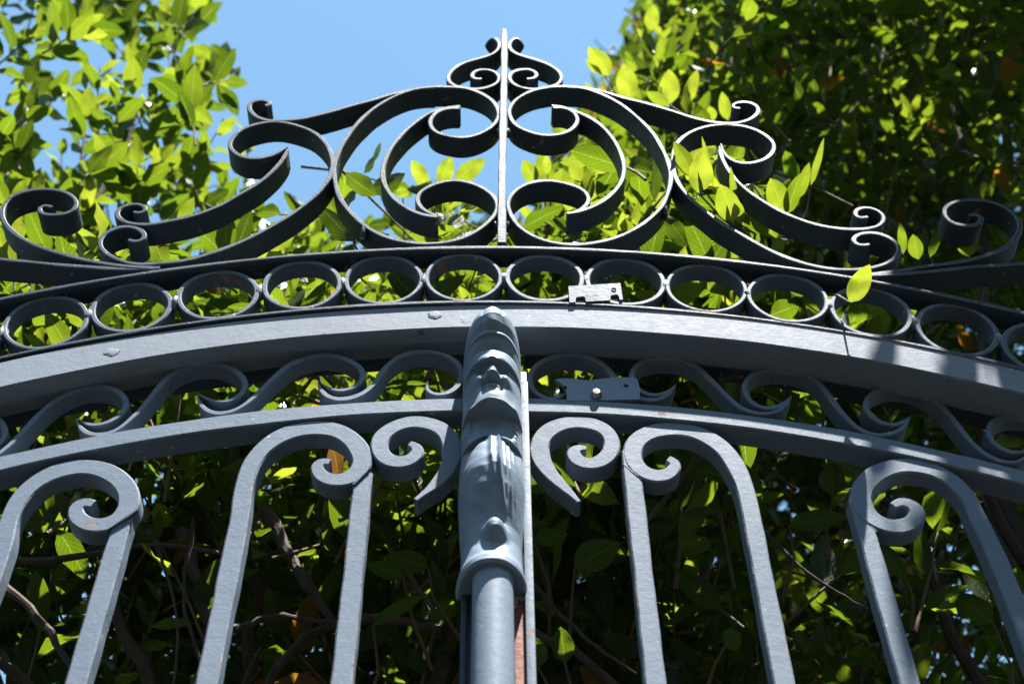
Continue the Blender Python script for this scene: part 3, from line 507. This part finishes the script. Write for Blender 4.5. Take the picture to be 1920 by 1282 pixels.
# crook-headed bars: one bar bends over into a spiral, its partner meets the spiral from below
crook = ((0, 1), (0.45, 1.0), (0.60, 0.95), (0.72, 1.12), (0.85, 1.10), (0.95, 0.90), (1, 0.5))
BW, BOT = 0.0203, 0.32
def crook_pair(key, xleg, zleg, ztop, leaf, flip=1, dx=0.0):
    yo = 0.0 if leaf is GL else 0.014
    pts = [(x+dx, z) for x, z in PATHS[key]]
    x0, z0 = pts[0]
    pre = [(x0-flip*0.0, z) for z in np.arange(BOT, z0-0.05, 0.08)]
    bar('crook_bar', pre+pts, BW, 0.0225, 0.021+yo, MAT['paint_v'], leaf, tk=[(0, 1), (0.70, 1)]+[(0.70+0.30*a, b) for a, b in crook[1:]], smooth=6, ch=0.0017)
    bar('straight_bar', [(xleg+dx, z) for z in np.linspace(BOT, ztop, 24)], BW-0.0006, 0.0215, 0.0222+yo, MAT['paint_v'], leaf, smooth=0, ch=0.0017)
    # lumpy weld seam where the straight bar meets the spiral
    bar('weld_seam', [(a+dx, z) for a, z in zleg], 0.0024, 0.004, 0.0203+yo, MAT['paint'], leaf, step=0.002, smooth=0, ch=0.0006, wob=0.0012, tk=((0, 0.4), (0.2, 1), (0.8, 1), (1, 0.4)))
def bead(a, b, n=6): return [(a[0]+(b[0]-a[0])*i/(n-1), a[1]+(b[1]-a[1])*i/(n-1)+0.0012*math.sin(i*2.2)) for i in range(n)]
def zl(x): return CL_[1]+math.sqrt(RL[0]**2-(x-CL_[0])**2)
crook_pair('h1L', -0.1332, BEADS['h1L'], PATHS['h1L'][11][1]+0.006, GL)
crook_pair('h0L', -0.3740, BEADS['h0L'], PATHS['h0L'][10][1]+0.004, GL)
crook_pair('h2R', 0.1560, BEADS['h2R'], PATHS['h2R'][9][1]+0.004, GR)
crook_pair('h3R', 0.3932, BEADS['h3R'], PATHS['h3R'][10][1]+0.000, GR)
for leaf, key, xl, sgn in ((GL, 'h0L', -0.3740, -1), (GR, 'h3R', 0.3932, 1)):      # the pairs that follow beyond the picture's edge
    for k in (1, 2):
        dx = sgn*0.238*k; xc = xl+sgn*0.06; dz = zl(xc+dx)-zl(xc)
        PATHS['tmp'] = [(x, z+dz) for x, z in PATHS[key]]
        crook_pair('tmp', xl, [(a, b+dz) for a, b in BEADS[key]], PATHS['tmp'][10][1], leaf, dx=dx)
for leaf, x0, x1 in ((GL, XA, -0.025), (GR, 0.044, XB)):
    bar('bottom_rail', [(x0, 0.30), ((x0+x1)/2, 0.30), (x1, 0.30)], 0.04, 0.03, 0.018, MAT['paint'], leaf, smooth=0)


# ------------------------------------------------------------------ meeting post with pipe and cast figure (carried by the left leaf)
PX = 0.0046
post = box('meeting_post', (0.0093, 0.0180, 1.545), (0.0680, 0.008, 2.430), MAT['paint_v'], GL, bev=0.0012)
box('post_lip', (0.0396, 0.0075, 1.52), (0.0085, 0.015, 2.415), MAT['ring'], post, bev=0.0012)
box('post_lip', (-0.0225, 0.0085, 1.52), (0.0055, 0.013, 2.415), MAT['paint'], post, bev=0.0010)
box('rusty_strip', (0.0302, 0.0095, 1.45), (0.0112, 0.009, 2.06), MAT['flaked'], post, bev=0.0010)
lathe('pipe', [(0.0192, 0.33), (0.0192, 1.0), (0.0193, 1.6), (0.0191, 2.0), (0.0193, 2.35), (0.0192, 2.437)], PX, -0.0200, MAT['cast'], post, seg=48)
def figure():
    # one cast herm: bonnet, headband, face, draped bust, belly knob, flared socket
    pz = [a for a, _ in FIGURE_PROFILE]; py = [b for _, b in FIGURE_PROFILE]
    ztop = pz[-1]
    zs = np.unique(np.r_[np.linspace(pz[0], ztop, 560), pz]); us = np.linspace(-1, 1, 141)
    wid = [(2.4240, 0.0325), (2.428, 0.0345), (2.434, 0.0347), (2.440, 0.0328), (2.452, 0.0310), (2.475, 0.0305), (2.50, 0.0325), (2.55, 0.0348), (2.585, 0.0345), (2.605, 0.0328), (2.616, 0.0330), (2.65, 0.0335), (2.69, 0.0325), (2.706, 0.0322), (2.709, 0.0330), (2.722, 0.0330), (2.732, 0.0325), (2.745, 0.0330), (2.765, 0.0330), (2.780, 0.0318), (2.792, 0.0285), (2.805, 0.0220), (2.820, 0.0130), (ztop, 0.004)]
    wz = [a for a, _ in wid]; ww = [b for _, b in wid]
    def G(u, z, u0, z0, su, sz): return math.exp(-((u-u0)/su)**2-((z-z0)/sz)**2)
    def sm(a, b, x):
        t = min(1, max(0, (x-a)/(b-a))); return t*t*(3-2*t)
    v = []; f = []
    yb = 0.012
    for z in zs:
        yf = float(np.interp(z, pz, py)); hw = float(np.interp(z, wz, ww))
        for u in us:
            au = abs(u)
            y = yb-(yb-yf)*(1-au**2.2)**0.5
            d = 0.0
            if 2.680 < z < 2.708:                                                  # nose: a ridge down to the tip, cut under sharply
                t = (2.7075-z)/0.0225
                nh = 0.002+0.0105*max(0, t) if z > 2.685 else 0.0125*max(0, (z-2.6812)/0.0038)
                d += nh*math.exp(-(au/(0.12+0.075*max(0, min(1, t))))**2.8)
            for s in (-1, 1):
                d += 0.0035*G(u, z, 0.19*s, 2.6855, 0.07, 0.0035)                  # nostril wings
                d -= 0.0070*G(u, z, 0.37*s, 2.7000, 0.17, 0.0065)                  # eye sockets
                d += 0.0070*G(u, z, 0.48*s, 2.6850, 0.20, 0.0095)                  # cheeks
                d -= 0.0030*G(u, z, 0.29*s, 2.6730, 0.06, 0.010)                   # folds from the nose
                d -= 0.0040*G(u, z, 0.62*s, 2.6580, 0.16, 0.012)                   # jaw narrows to the chin
            d += 0.0040*G(u, z, 0, 2.6825, 0.24, 0.0024)+0.0046*G(u, z, 0, 2.6735, 0.20, 0.0028)-0.0022*G(u, z, 0, 2.6782, 0.27, 0.0011)
            d += 0.0035*G(u, z, 0, 2.6530, 0.25, 0.0070)
            if 2.606 < z < 2.650:                                                  # hair beside the neck
                k = sm(2.650, 2.640, z)*sm(2.606, 2.616, z)
                d += 0.0070*k*math.exp(-((au-0.80)/0.13)**2)*(1+0.25*math.sin(z*700+u*4))
            if z > 2.7475:                                                         # bonnet lobes
                k = sm(2.7475, 2.756, z)*sm(2.80, 2.785, z)
                d += 0.0022*k*(abs(math.cos(u*4.6))**0.7-0.5)
            # drapery: two fingers of cloth in the middle, folds to the right
            if 2.485 < z < 2.606:
                k = sm(2.490, 2.512, z)*sm(2.606, 2.597, z)
                top = sm(2.52, 2.57, z)
                for u0, su, am in ((-0.02, 0.085, 0.0048), (0.17, 0.12, 0.0048)):
                    d += k*am*(0.25+0.75*top)*math.exp(-((u-u0-0.10*(1-top))/su)**2)
                uf = 0.22+0.20*sm(2.56, 2.49, z)
                d += k*0.0040*math.exp(-((u-uf)/0.038)**2)
                for u0 in (0.36, 0.50, 0.63):
                    d += k*0.0013*math.exp(-((u-u0-0.10*sm(2.59, 2.50, z))/0.030)**2)
                zt = 2.6035-0.050*au**2.2                                          # shoulders round off like an arched niche
                d -= 0.011*sm(zt-0.006, zt+0.006, z)*sm(2.535, 2.555, z)*sm(0.05, 0.3, au)
            d += 0.0185*math.exp(-(((u-0.09)/0.38)**2+((z-2.4735)/0.0115)**2)**1.8)   # belly knob
            d += 0.0002*math.sin(u*9+z*310)+0.0002*math.sin(u*7-z*170)
            v.append((0.0036+hw*u, y-d*(1-au**6), z))
    n = len(us)
    for i in range(len(zs)-1):
        for k in range(n-1):
            a = i*n+k; f.append((a, a+1, a+n+1, a+n))
    b = len(v); v.append((PX, -0.012, pz[0]))                                      # underside of the socket
    for k in range(n-1): f.append((k+1, k, b))
    for i in range(len(zs)-1):                                                     # flat back
        a = i*n; c_ = i*n+n-1; f.append((c_, a, a+n, c_+n))
    return link('cast_figure', v, f, MAT['cast'], post, sharp=50)
figure()

# ------------------------------------------------------------------ riveted plate on the right leaf
def latch():
    pts = LATCH_OUTLINE[::-1]
    n = len(pts); y0, y1 = 0.0310, 0.0360
    v = [(x, y0, z) for x, z in pts]+[(x, y1, z) for x, z in pts]
    f = [tuple(range(n)), tuple(range(2*n-1, n-1, -1))]+[(i+n, (i+1) % n+n, (i+1) % n, i) for i in range(n)]
    o = link('latch_plate', v, f, MAT['cast'], GR)
    rv = lathe('rivet', [(0.0, 0), (0.004, 0.0005), (0.0062, 0.003), (0.0066, 0.006), (0.0066, 0.011)], 0, 0, MAT['steel'], o, seg=24)
    rv.data.transform(Matrix.Translation(LATCH_RIVET) @ Matrix.Rotation(math.radians(-90), 4, 'X')); rv.data.update()
    for x, z in LATCH_HOLES:
        h = lathe('screw_hole', [(0.0, 0.0), (0.0024, 0.0), (0.0030, 0.0004)], 0, 0, MAT['soil'], o, seg=14)
        h.data.transform(Matrix.Translation((x, 0.0306, z)) @ Matrix.Rotation(math.radians(-90), 4, 'X')); h.data.update()
latch()

# ------------------------------------------------------------------ foliage
def leaf_template(ns, nc):
    ts = np.linspace(0, 1, ns); tu = np.linspace(-1, 1, nc)
    wp = np.sin(np.pi*ts**0.88)**0.70*(1-0.16*ts); wp = wp/wp.max(); wp[0] = 0.05; wp[-1] = 0.0
    f = np.array([(i*nc+k, i*nc+k+1, i*nc+nc+k+1, i*nc+nc+k) for i in range(ns-1) for k in range(nc-1)])
    return ts, tu, wp, f, np.array([((u+1)/2, t) for t in ts for u in tu])
def leaves_mesh(name, base, direc, normal, length, width, tint, parent, curl=None, lod=(8, 5), stems=None):
    NS, NC = lod; TS, TU, WP, F1, UV1 = leaf_template(NS, NC)
    N = len(base)
    base = np.asarray(base, float); d = np.asarray(direc, float); d /= np.linalg.norm(d, axis=1)[:, None]
    nm = np.asarray(normal, float); nm = nm-(nm*d).sum(1)[:, None]*d; nm /= np.linalg.norm(nm, axis=1)[:, None]+1e-9
    sd = np.cross(d, nm)
    length = np.asarray(length); width = np.asarray(width)
    if curl is None: curl = rng.normal(-0.10, 0.16, N)
    fold = np.abs(rng.normal(0.16, 0.12, N)); wavea = rng.uniform(0.02, 0.09, N); ph = rng.uniform(0, 6.28, N); ph2 = rng.uniform(0, 6.28, N)
    side = rng.normal(0, 0.06, N); tw = rng.normal(0, 0.25, N)
    S = TS[None, :, None]; U = TU[None, None, :]
    hw = (width/2)[:, None, None]*WP[None, :, None]
    L = length[:, None, None]
    X = hw*U*(1-0.12*fold[:, None, None]**2)+L*side[:, None, None]*S**2          # across
    Y = L*S*(1-0.12*curl[:, None, None]**2*S)+0*U                                    # along
    Z = L*curl[:, None, None]*S**2+hw*np.abs(U)*fold[:, None, None]*1.2
    Z = Z+hw*np.abs(U)**1.5*wavea[:, None, None]*4.0*np.sin(S*11+ph[:, None, None]+(U > 0)*ph2[:, None, None])
    Z = Z+X*np.tan(tw)[:, None, None]*S*0.6
    V = base[:, None, None, :]+X[..., None]*sd[:, None, None, :]+Y[..., None]*d[:, None, None, :]+Z[..., None]*nm[:, None, None, :]
    nv = NS*NC
    V = V.reshape(-1, 3)
    F = (F1[None]+(np.arange(N)*nv)[:, None, None]).reshape(-1, 4)
    TI = np.repeat(np.asarray(tint, np.float32), nv); UVA = np.tile(UV1[F1.ravel()], (N, 1)); nleaf = len(F)
    if stems:
        sv, sf = tube_geometry(stems, 5)
        F = np.vstack([F, np.array(sf)+len(V)]); V = np.vstack([V, np.array(sv)]); TI = np.r_[TI, np.zeros(len(sv), np.float32)]; UVA = np.vstack([UVA, np.zeros((len(sf)*4, 2))])
    me = bpy.data.meshes.new(name)
    me.vertices.add(len(V)); me.vertices.foreach_set('co', V.astype(np.float32).ravel())
    me.loops.add(F.size); me.loops.foreach_set('vertex_index', F.astype(np.int32).ravel())
    me.polygons.add(len(F)); me.polygons.foreach_set('loop_start', np.arange(0, F.size, 4, dtype=np.int32)); me.polygons.foreach_set('loop_total', np.full(len(F), 4, np.int32))
    me.polygons.foreach_set('use_smooth', np.ones(len(F), bool))
    uvl = me.uv_layers.new(name='UVMap'); uvl.data.foreach_set('uv', UVA.astype(np.float32).ravel())
    at = me.attributes.new('tint', 'FLOAT', 'POINT'); at.data.foreach_set('value', TI.astype(np.float32))
    me.materials.append(MAT['leaf']); me.materials.append(MAT['twig'])
    if stems: me.polygons.foreach_set('material_index', np.r_[np.zeros(nleaf, np.int32), np.ones(len(F)-nleaf, np.int32)])
    me.update()
    o = bpy.data.objects.new(name, me); COL.objects.link(o); o.parent = parent
    off = Vector(parent.location)
    if parent.parent: off += Vector(parent.parent.location)
    o.location = -off if parent.type == 'EMPTY' else Vector((0, 0, 0))
    return o
def tube_geometry(paths, seg, cap=False):
    v = []; f = []
    for pts, rad in paths:
        pts = np.asarray(pts, float); n = len(pts); b0 = len(v)
        tg = np.gradient(pts, axis=0); tg /= np.linalg.norm(tg, axis=1)[:, None]+1e-9
        ref = np.array((0.31, 0.83, 0.46)); a = np.cross(tg, ref); a /= np.linalg.norm(a, axis=1)[:, None]+1e-9; b = np.cross(tg, a)
        for i in range(n):
            for k in range(seg):
                an = 6.2832*k/seg; q = pts[i]+rad[i]*(math.cos(an)*a[i]+math.sin(an)*b[i]); v.append(tuple(q))
        for i in range(n-1):
            for k in range(seg):
                p0 = b0+i*seg+k; p1 = b0+i*seg+(k+1) % seg; f.append((p0, p1, p1+seg, p0+seg))
        if cap: f.append(tuple(b0+(n-1)*seg+k for k in range(seg)))
    return v, f
def tubes(name, paths, mat, parent, seg=6):
    v, f = tube_geometry(paths, seg, True)
    return link(name, v, f, mat, parent)
def in_poly(poly, x, z):
    p = np.array(poly); x = np.asarray(x); z = np.asarray(z); c = np.zeros(x.shape, bool); j = len(p)-1
    for i in range(len(p)):
        hit = ((p[i, 1] > z) != (p[j, 1] > z)) & (x < (p[j, 0]-p[i, 0])*(z-p[i, 1])/(p[j, 1]-p[i, 1]+1e-12)+p[i, 0])
        c ^= hit; j = i
    return c
def unit(v): return v/(np.linalg.norm(v)+1e-9)
GA = 2.39996
class Crown:
    def __init__(self): self.b = []; self.d = []; self.n = []; self.l = []; self.w = []; self.t = []; self.stems = []
    def leaf(self, b, d, n, l, w, t):
        tip = b+d*l
        if tip[1] < 0.03 and tip[0] < 0.55 and tip[2] < 3.65: return          # nothing but the named sprigs pokes through the ironwork
        self.b.append(b); self.d.append(d); self.n.append(n); self.l.append(l); self.w.append(w); self.t.append(t)
    def shoot(self, tip, dirn, length, nleaf, lsize, aspect, young, dead=0.0, straggle=0.0):
        dirn = unit(np.asarray(dirn, float)); bend = rng.normal(0, 0.25, 3)
        base = np.asarray(tip)-dirn*length
        ts = np.linspace(0, 1, 6)
        pts = np.array([base+dirn*length*t+bend*length*0.5*(t*t-t) for t in ts])
        r0 = 0.0016+0.006*length
        self.stems.append((pts, np.linspace(r0, 0.0011, 6)))
        ph = rng.uniform(0, 6.28); ax = unit(np.cross(dirn, (0.2, 0.5, 0.84))); ay = np.cross(dirn, ax)
        for i in range(nleaf):
            t = 0.12+0.88*(i+0.5)/nleaf+rng.normal(0, 0.02)
            t = min(max(t, 0), 1)
            q = base+dirn*length*t+bend*length*0.5*(t*t-t)
            td = unit(dirn+bend*0.5*(2*t-1))
            an = ph+GA*i+rng.normal(0, 0.25); rad = math.cos(an)*ax+math.sin(an)*ay
            op = math.radians(rng.normal(62-34*t**2, 9))
            ld = unit(math.cos(op)*td+math.sin(op)*rad+np.array((0, 0, -0.06+0.12*t)))
            nn = unit(td-0.0*rad)+np.array((0, 0, 0.55))+rng.normal(0, 0.34, 3)
            L = lsize*(1.05-0.42*max(0, t-0.55)/0.45)*rng.uniform(0.78, 1.15)
            if rng.random() < 0.10*(1-t)+straggle: continue
            tint = np.clip(rng.normal(0.24+young*t**1.4, 0.16), 0, 0.86)
            if rng.random() < dead: tint = rng.choice((0.93, 0.935, 0.99))
            self.leaf(q+ld*0.006, ld, nn, L, L*aspect*rng.uniform(0.85, 1.12), tint)
    def build(self, parent, name='crown', lod=(7, 5)):
        return leaves_mesh(name, self.b, self.d, self.n, np.array(self.l), np.array(self.w), np.array(self.t), parent, lod=lod, stems=self.stems)
def limb(p0, p1, r0, r1, wig=0.06, n=14):
    p0 = np.array(p0, float); p1 = np.array(p1, float); t = np.linspace(0, 1, n)
    off = np.cumsum(rng.normal(0, 1, (n, 3)), axis=0); off -= np.outer(1-t, off[0])+np.outer(t, off[-1]); off *= wig*np.linalg.norm(p1-p0)/6
    return (p0+np.outer(t, p1-p0)+off, r0+(r1-r0)*t)
SLOPE = 1.35
def sample(poly, y0, y1, zmin, yfront, n, xlim):
    # shoot tips inside a crown whose top leans back from the gate
    out = []
    px = np.array(poly); zmax = px[:, 1].max()+1.2
    while len(out) < n:
        k = 4000
        x = rng.uniform(xlim[0], xlim[1], k); y = rng.uniform(y0, y1, k); z = rng.uniform(zmin, zmax, k)
        ok = in_poly(poly, x, z-SLOPE*(y-0.5)) & (y > yfront(x, z))
        for q in np.c_[x, y, z][ok]:
            out.append(q)
    return out[:n]

def front(x, z): return 0.10+np.maximum(0, 3.12-z)/1.7
def sprig(parent, key, tintlo, tinthi, stemdir, own=False):
    # a few leaves on one shoot; with own=True every leaf has a little stalk of its own
    L = HERO[key]
    for part in ([[l] for l in L] if own else [L]):
        cen = np.mean([l[:3] for l in part], axis=0); root = cen+np.array(stemdir); stems = []
        if own: root = cen-0.35*(np.array(part[0][3:6])-cen)+np.array(stemdir)*rng.uniform(0.4, 0.8)+rng.normal(0, .012, 3)
        for l in part:
            b = np.array(l[:3]); stems.append((np.array([root, root*0.5+b*0.5+rng.normal(0, .006, 3), b]), np.array([0.0022, 0.0017, 0.0011])))
        o = tubes('sprig', stems, MAT['twig'], parent, seg=6)
        for l in part:
            b = np.array(l[:3]); t = np.array(l[3:6]); d = t-b
            n = unit((b+t)/2-np.array((0, -1, 1.6)))+np.array((0, 0, 0.35))+rng.normal(0, 0.12, 3)
            leaves_mesh('leaf', [b], [d], [n], [np.linalg.norm(d)], [l[6]*1.08], [rng.uniform(tintlo, tinthi)], o, curl=np.array([rng.normal(-0.05, 0.06)]))

# left tree: open sprays against the sky
T1 = thing('laurel_tree', (-0.85, 0.85, 0.0), 'tall laurel with open light green sprays against the sky, above the left scrolls', 'tree')
C1 = Crown()
for q in sample(OUT_LEFT, 0.30, 0.95, 2.9, lambda x, z: 0.25+0*x, 255, (-1.9, -0.2)):
    C1.shoot(q, (rng.normal(0.15, 0.35), rng.normal(-0.15, 0.3), rng.uniform(0.45, 1.2)), rng.uniform(0.14, 0.27), rng.integers(7, 12), rng.uniform(0.074, 0.094), 0.47, 0.48, dead=0.002, straggle=0.03)
C1.build(T1)
tr = [limb((-0.85, 0.85, 0.0), (-0.9, 0.8, 2.9), 0.055, 0.03, 0.03)]
tubes('trunk', tr, MAT['bark'], T1, seg=10)
for e in ((-0.55, 0.6, 3.9), (-0.8, 0.55, 4.3), (-1.1, 0.6, 4.2), (-0.42, 0.65, 3.75), (-1.3, 0.7, 3.9), (-0.75, 0.45, 3.6)):
    tubes('branch', [limb((-0.88+rng.normal(0, .02), 0.8, 2.6+rng.uniform(0, .3)), e, 0.016, 0.004, 0.10)], MAT['bark'], T1, seg=7)

# laurel hedge right behind the gate
T2 = thing('laurel_hedge', (-0.05, 0.75, 0.0), 'laurel hedge close behind the gate bars, bright shoots on top, bare brown branches inside', 'hedge')
C2 = Crown()
for q in sample(OUT_MID, 0.06, 0.85, 2.75, front, 800, (-1.3, 0.9)):
    C2.shoot(q, (rng.normal(0.05, 0.45), rng.normal(-0.30, 0.4), rng.uniform(0.35, 1.1)), rng.uniform(0.12, 0.24), rng.integers(7, 12), rng.uniform(0.058, 0.078), 0.42, 0.52, dead=0.004)
def front_low(x, z): return 0.24+np.maximum(0, 2.95-z)/1.5
for q in sample(OUT_MID, 0.2, 1.5, 1.9, front_low, 1050, (-1.5, 0.9)):
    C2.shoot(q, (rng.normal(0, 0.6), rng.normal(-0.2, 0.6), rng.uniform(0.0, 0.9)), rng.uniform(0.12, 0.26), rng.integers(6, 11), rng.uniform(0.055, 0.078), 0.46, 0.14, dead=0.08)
C2.build(T2)
C2b = Crown()
for q in sample(OUT_MID, 1.1, 2.2, 1.9, front_low, 1000, (-0.7, 1.2)):
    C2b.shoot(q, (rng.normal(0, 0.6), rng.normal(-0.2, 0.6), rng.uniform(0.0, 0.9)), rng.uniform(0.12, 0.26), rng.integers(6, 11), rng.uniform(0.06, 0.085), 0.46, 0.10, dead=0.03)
C2b.build(T2, lod=(5, 3))
tubes('trunk', [limb((-0.05, 0.75, 0.0), (-0.12, 0.62, 2.5), 0.045, 0.028, 0.03), limb((-0.35, 0.8, 0.0), (-0.3, 0.55, 2.6), 0.035, 0.02, 0.04)], MAT['bark'], T2, seg=9)
for s, e, r in (((-0.12, 0.6, 2.4), (-0.08, 0.35, 3.05), 0.016), ((-0.12, 0.62, 2.3), (-0.5, 0.4, 2.75), 0.016), ((-0.3, 0.55, 2.5), (-0.62, 0.35, 2.62), 0.013), ((-0.3, 0.55, 2.55), (-0.36, 0.3, 3.0), 0.014), ((-0.7, 0.6, 2.1), (-0.35, 0.35, 2.55), 0.014), ((-0.12, 0.6, 2.45), (0.2, 0.4, 2.6), 0.012), ((-0.6, 0.5, 2.2), (-0.2, 0.4, 2.7), 0.012), ((-0.34, 0.35, 2.3), (-0.37, 0.25, 2.75), 0.004), ((-0.3, 0.3, 2.35), (-0.26, 0.25, 2.55), 0.003), ((-0.55, 0.3, 2.3), (-0.7, 0.25, 2.5), 0.006), ((0.03, 0.17, 2.52), (0.30, 0.24, 2.38), 0.0050), ((0.1, 0.6, 2.3), (-0.05, 0.45, 2.9), 0.012), ((-0.5, 0.75, 2.4), (-0.45, 0.45, 3.2), 0.012), ((-0.1, 0.5, 2.66), (-0.32, 0.45, 2.64), 0.010)):
    tubes('branch', [limb(s, e, r, r*0.45, 0.10)], MAT['bark'], T2, seg=7)
for pts, rad in INNER_BRANCHES:                            # bare limbs seen between the bars
    p = np.array(pts); t = np.linspace(0, len(p)-1, 16); q = np.stack([np.interp(t, np.arange(len(p)), p[:, k]) for k in range(3)], axis=1)
    for _ in range(3): q[1:-1] = 0.25*q[:-2]+0.5*q[1:-1]+0.25*q[2:]
    q += rng.normal(0, rad*0.22, q.shape)
    tubes('branch', [(q, np.linspace(rad, rad*0.55, 16)*rng.uniform(0.88, 1.12, 16))], MAT['bark'], T2, seg=8)
sprig(T2, 'mid', 0.62, 0.84, (0.0, 0.06, -0.12), own=True)
sprig(T2, 'lower', 0.25, 0.5, (0.02, 0.10, -0.06), own=True)

# right tree: dense, overhanging the gate
T3 = thing('laurel_tree', (1.0, 0.95, 0.0), 'big dense laurel with a dark hollow, leaning over the right end of the gate', 'tree')
C3 = Crown()
def front_r(x, z): return 0.10+np.maximum(0, 3.05-z)/1.35
def front_r2(x, z): return front_r(x, z)+1.1*np.exp(-((x-0.80)/0.36)**2-((z-3.72)/0.40)**2)      # the hollow
def front_r(x, z): return 0.10+np.maximum(0, 3.05-z)/1.35
for q in sample(OUT_RIGHT, 0.10, 1.5, 2.0, front_r2, 2500, (0.15, 2.2)):
    C3.shoot(q, (rng.normal(-0.05, 0.5), rng.normal(-0.25, 0.45), rng.uniform(0.45, 1.3)), rng.uniform(0.14, 0.28), rng.integers(7, 12), rng.uniform(0.064, 0.088), 0.40, 0.44, dead=0.03)
for k in range(112):          # the overhang towards the street, above the right leaf
    q = (rng.uniform(0.71, 1.40), rng.uniform(-0.50, -0.33), rng.uniform(3.27, 4.25))
    C3.shoot(q, (rng.normal(-0.2, 0.5), rng.normal(-0.4, 0.4), rng.uniform(0.0, 0.9)), rng.uniform(0.16, 0.28), rng.integers(7, 12), rng.uniform(0.065, 0.085), 0.40, 0.42, dead=0.01)
for k in range(110):         # the roof of the crown, over the hollow
    q = (rng.uniform(0.6, 1.7), rng.uniform(-0.12, 0.35), rng.uniform(4.15, 4.8))
    C3.shoot(q, (rng.normal(-0.1, 0.5), rng.normal(-0.3, 0.4), rng.uniform(0.2, 1.0)), rng.uniform(0.16, 0.28), rng.integers(7, 12), rng.uniform(0.065, 0.085), 0.40, 0.42, dead=0.01)
for q in sample(OUT_RIGHT, 0.10, 0.42, 2.85, lambda x, z: 0.1+0*x, 260, (0.15, 1.1)):      # the curtain just behind the crest
    if q[2] > 3.6 or q[0] > 0.5: continue
    C3.shoot(q, (rng.normal(-0.05, 0.5), rng.normal(-0.15, 0.4), rng.uniform(0.2, 1.1)), rng.uniform(0.14, 0.26), rng.integers(7, 12), rng.uniform(0.068, 0.088), 0.42, 0.35, dead=0.02)
for k in range(55):          # the skirt of the overhang, above and to the right of the gate
    q = (rng.uniform(0.84, 1.5), rng.uniform(-0.28, -0.1), rng.uniform(3.6, 4.3))
    C3.shoot(q, (rng.normal(-0.1, 0.4), rng.normal(-0.3, 0.4), rng.uniform(0.2, 0.9)), rng.uniform(0.14, 0.24), rng.integers(7, 12), rng.uniform(0.065, 0.085), 0.40, 0.42, dead=0.01)
C3.build(T3)
C3b = Crown()
for q in sample(OUT_RIGHT, 1.2, 2.8, 2.0, front_r, 3600, (0.0, 2.4)):
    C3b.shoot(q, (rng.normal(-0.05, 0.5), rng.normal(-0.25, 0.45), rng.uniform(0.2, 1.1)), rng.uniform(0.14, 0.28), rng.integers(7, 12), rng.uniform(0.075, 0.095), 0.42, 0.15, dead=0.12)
C3b.build(T3, lod=(5, 3))
tubes('trunk', [limb((1.0, 0.95, 0.0), (0.95, 0.85, 2.6), 0.07, 0.045, 0.03)], MAT['bark'], T3, seg=10)
for e in ((0.62, 0.6, 3.4), (0.75, 0.7, 4.1), (1.1, 0.6, 4.4), (1.4, 0.5, 3.9), (0.7, 0.3, 3.1), (1.0, -0.25, 3.8), (1.4, -0.2, 3.7)):
    tubes('branch', [limb((0.95+rng.normal(0, .03), 0.85, 2.2+rng.uniform(0, .4)), e, 0.02, 0.005, 0.09)], MAT['bark'], T3, seg=7)
sprig(T3, 'poke', 0.55, 0.80, (0.055, 0.07, 0.0))
sprig(T3, 'hang', 0.50, 0.72, (0.02, 0.06, -0.02))
sprig(T3, 'ringleaf', 0.82, 0.86, (-0.012, 0.05, 0.080))
sprig(T3, 'behind', 0.40, 0.70, (0.02, 0.10, -0.08), own=True)
sprig(T3, 'crown', 0.72, 0.86, (0.05, 0.06, -0.14), own=True)
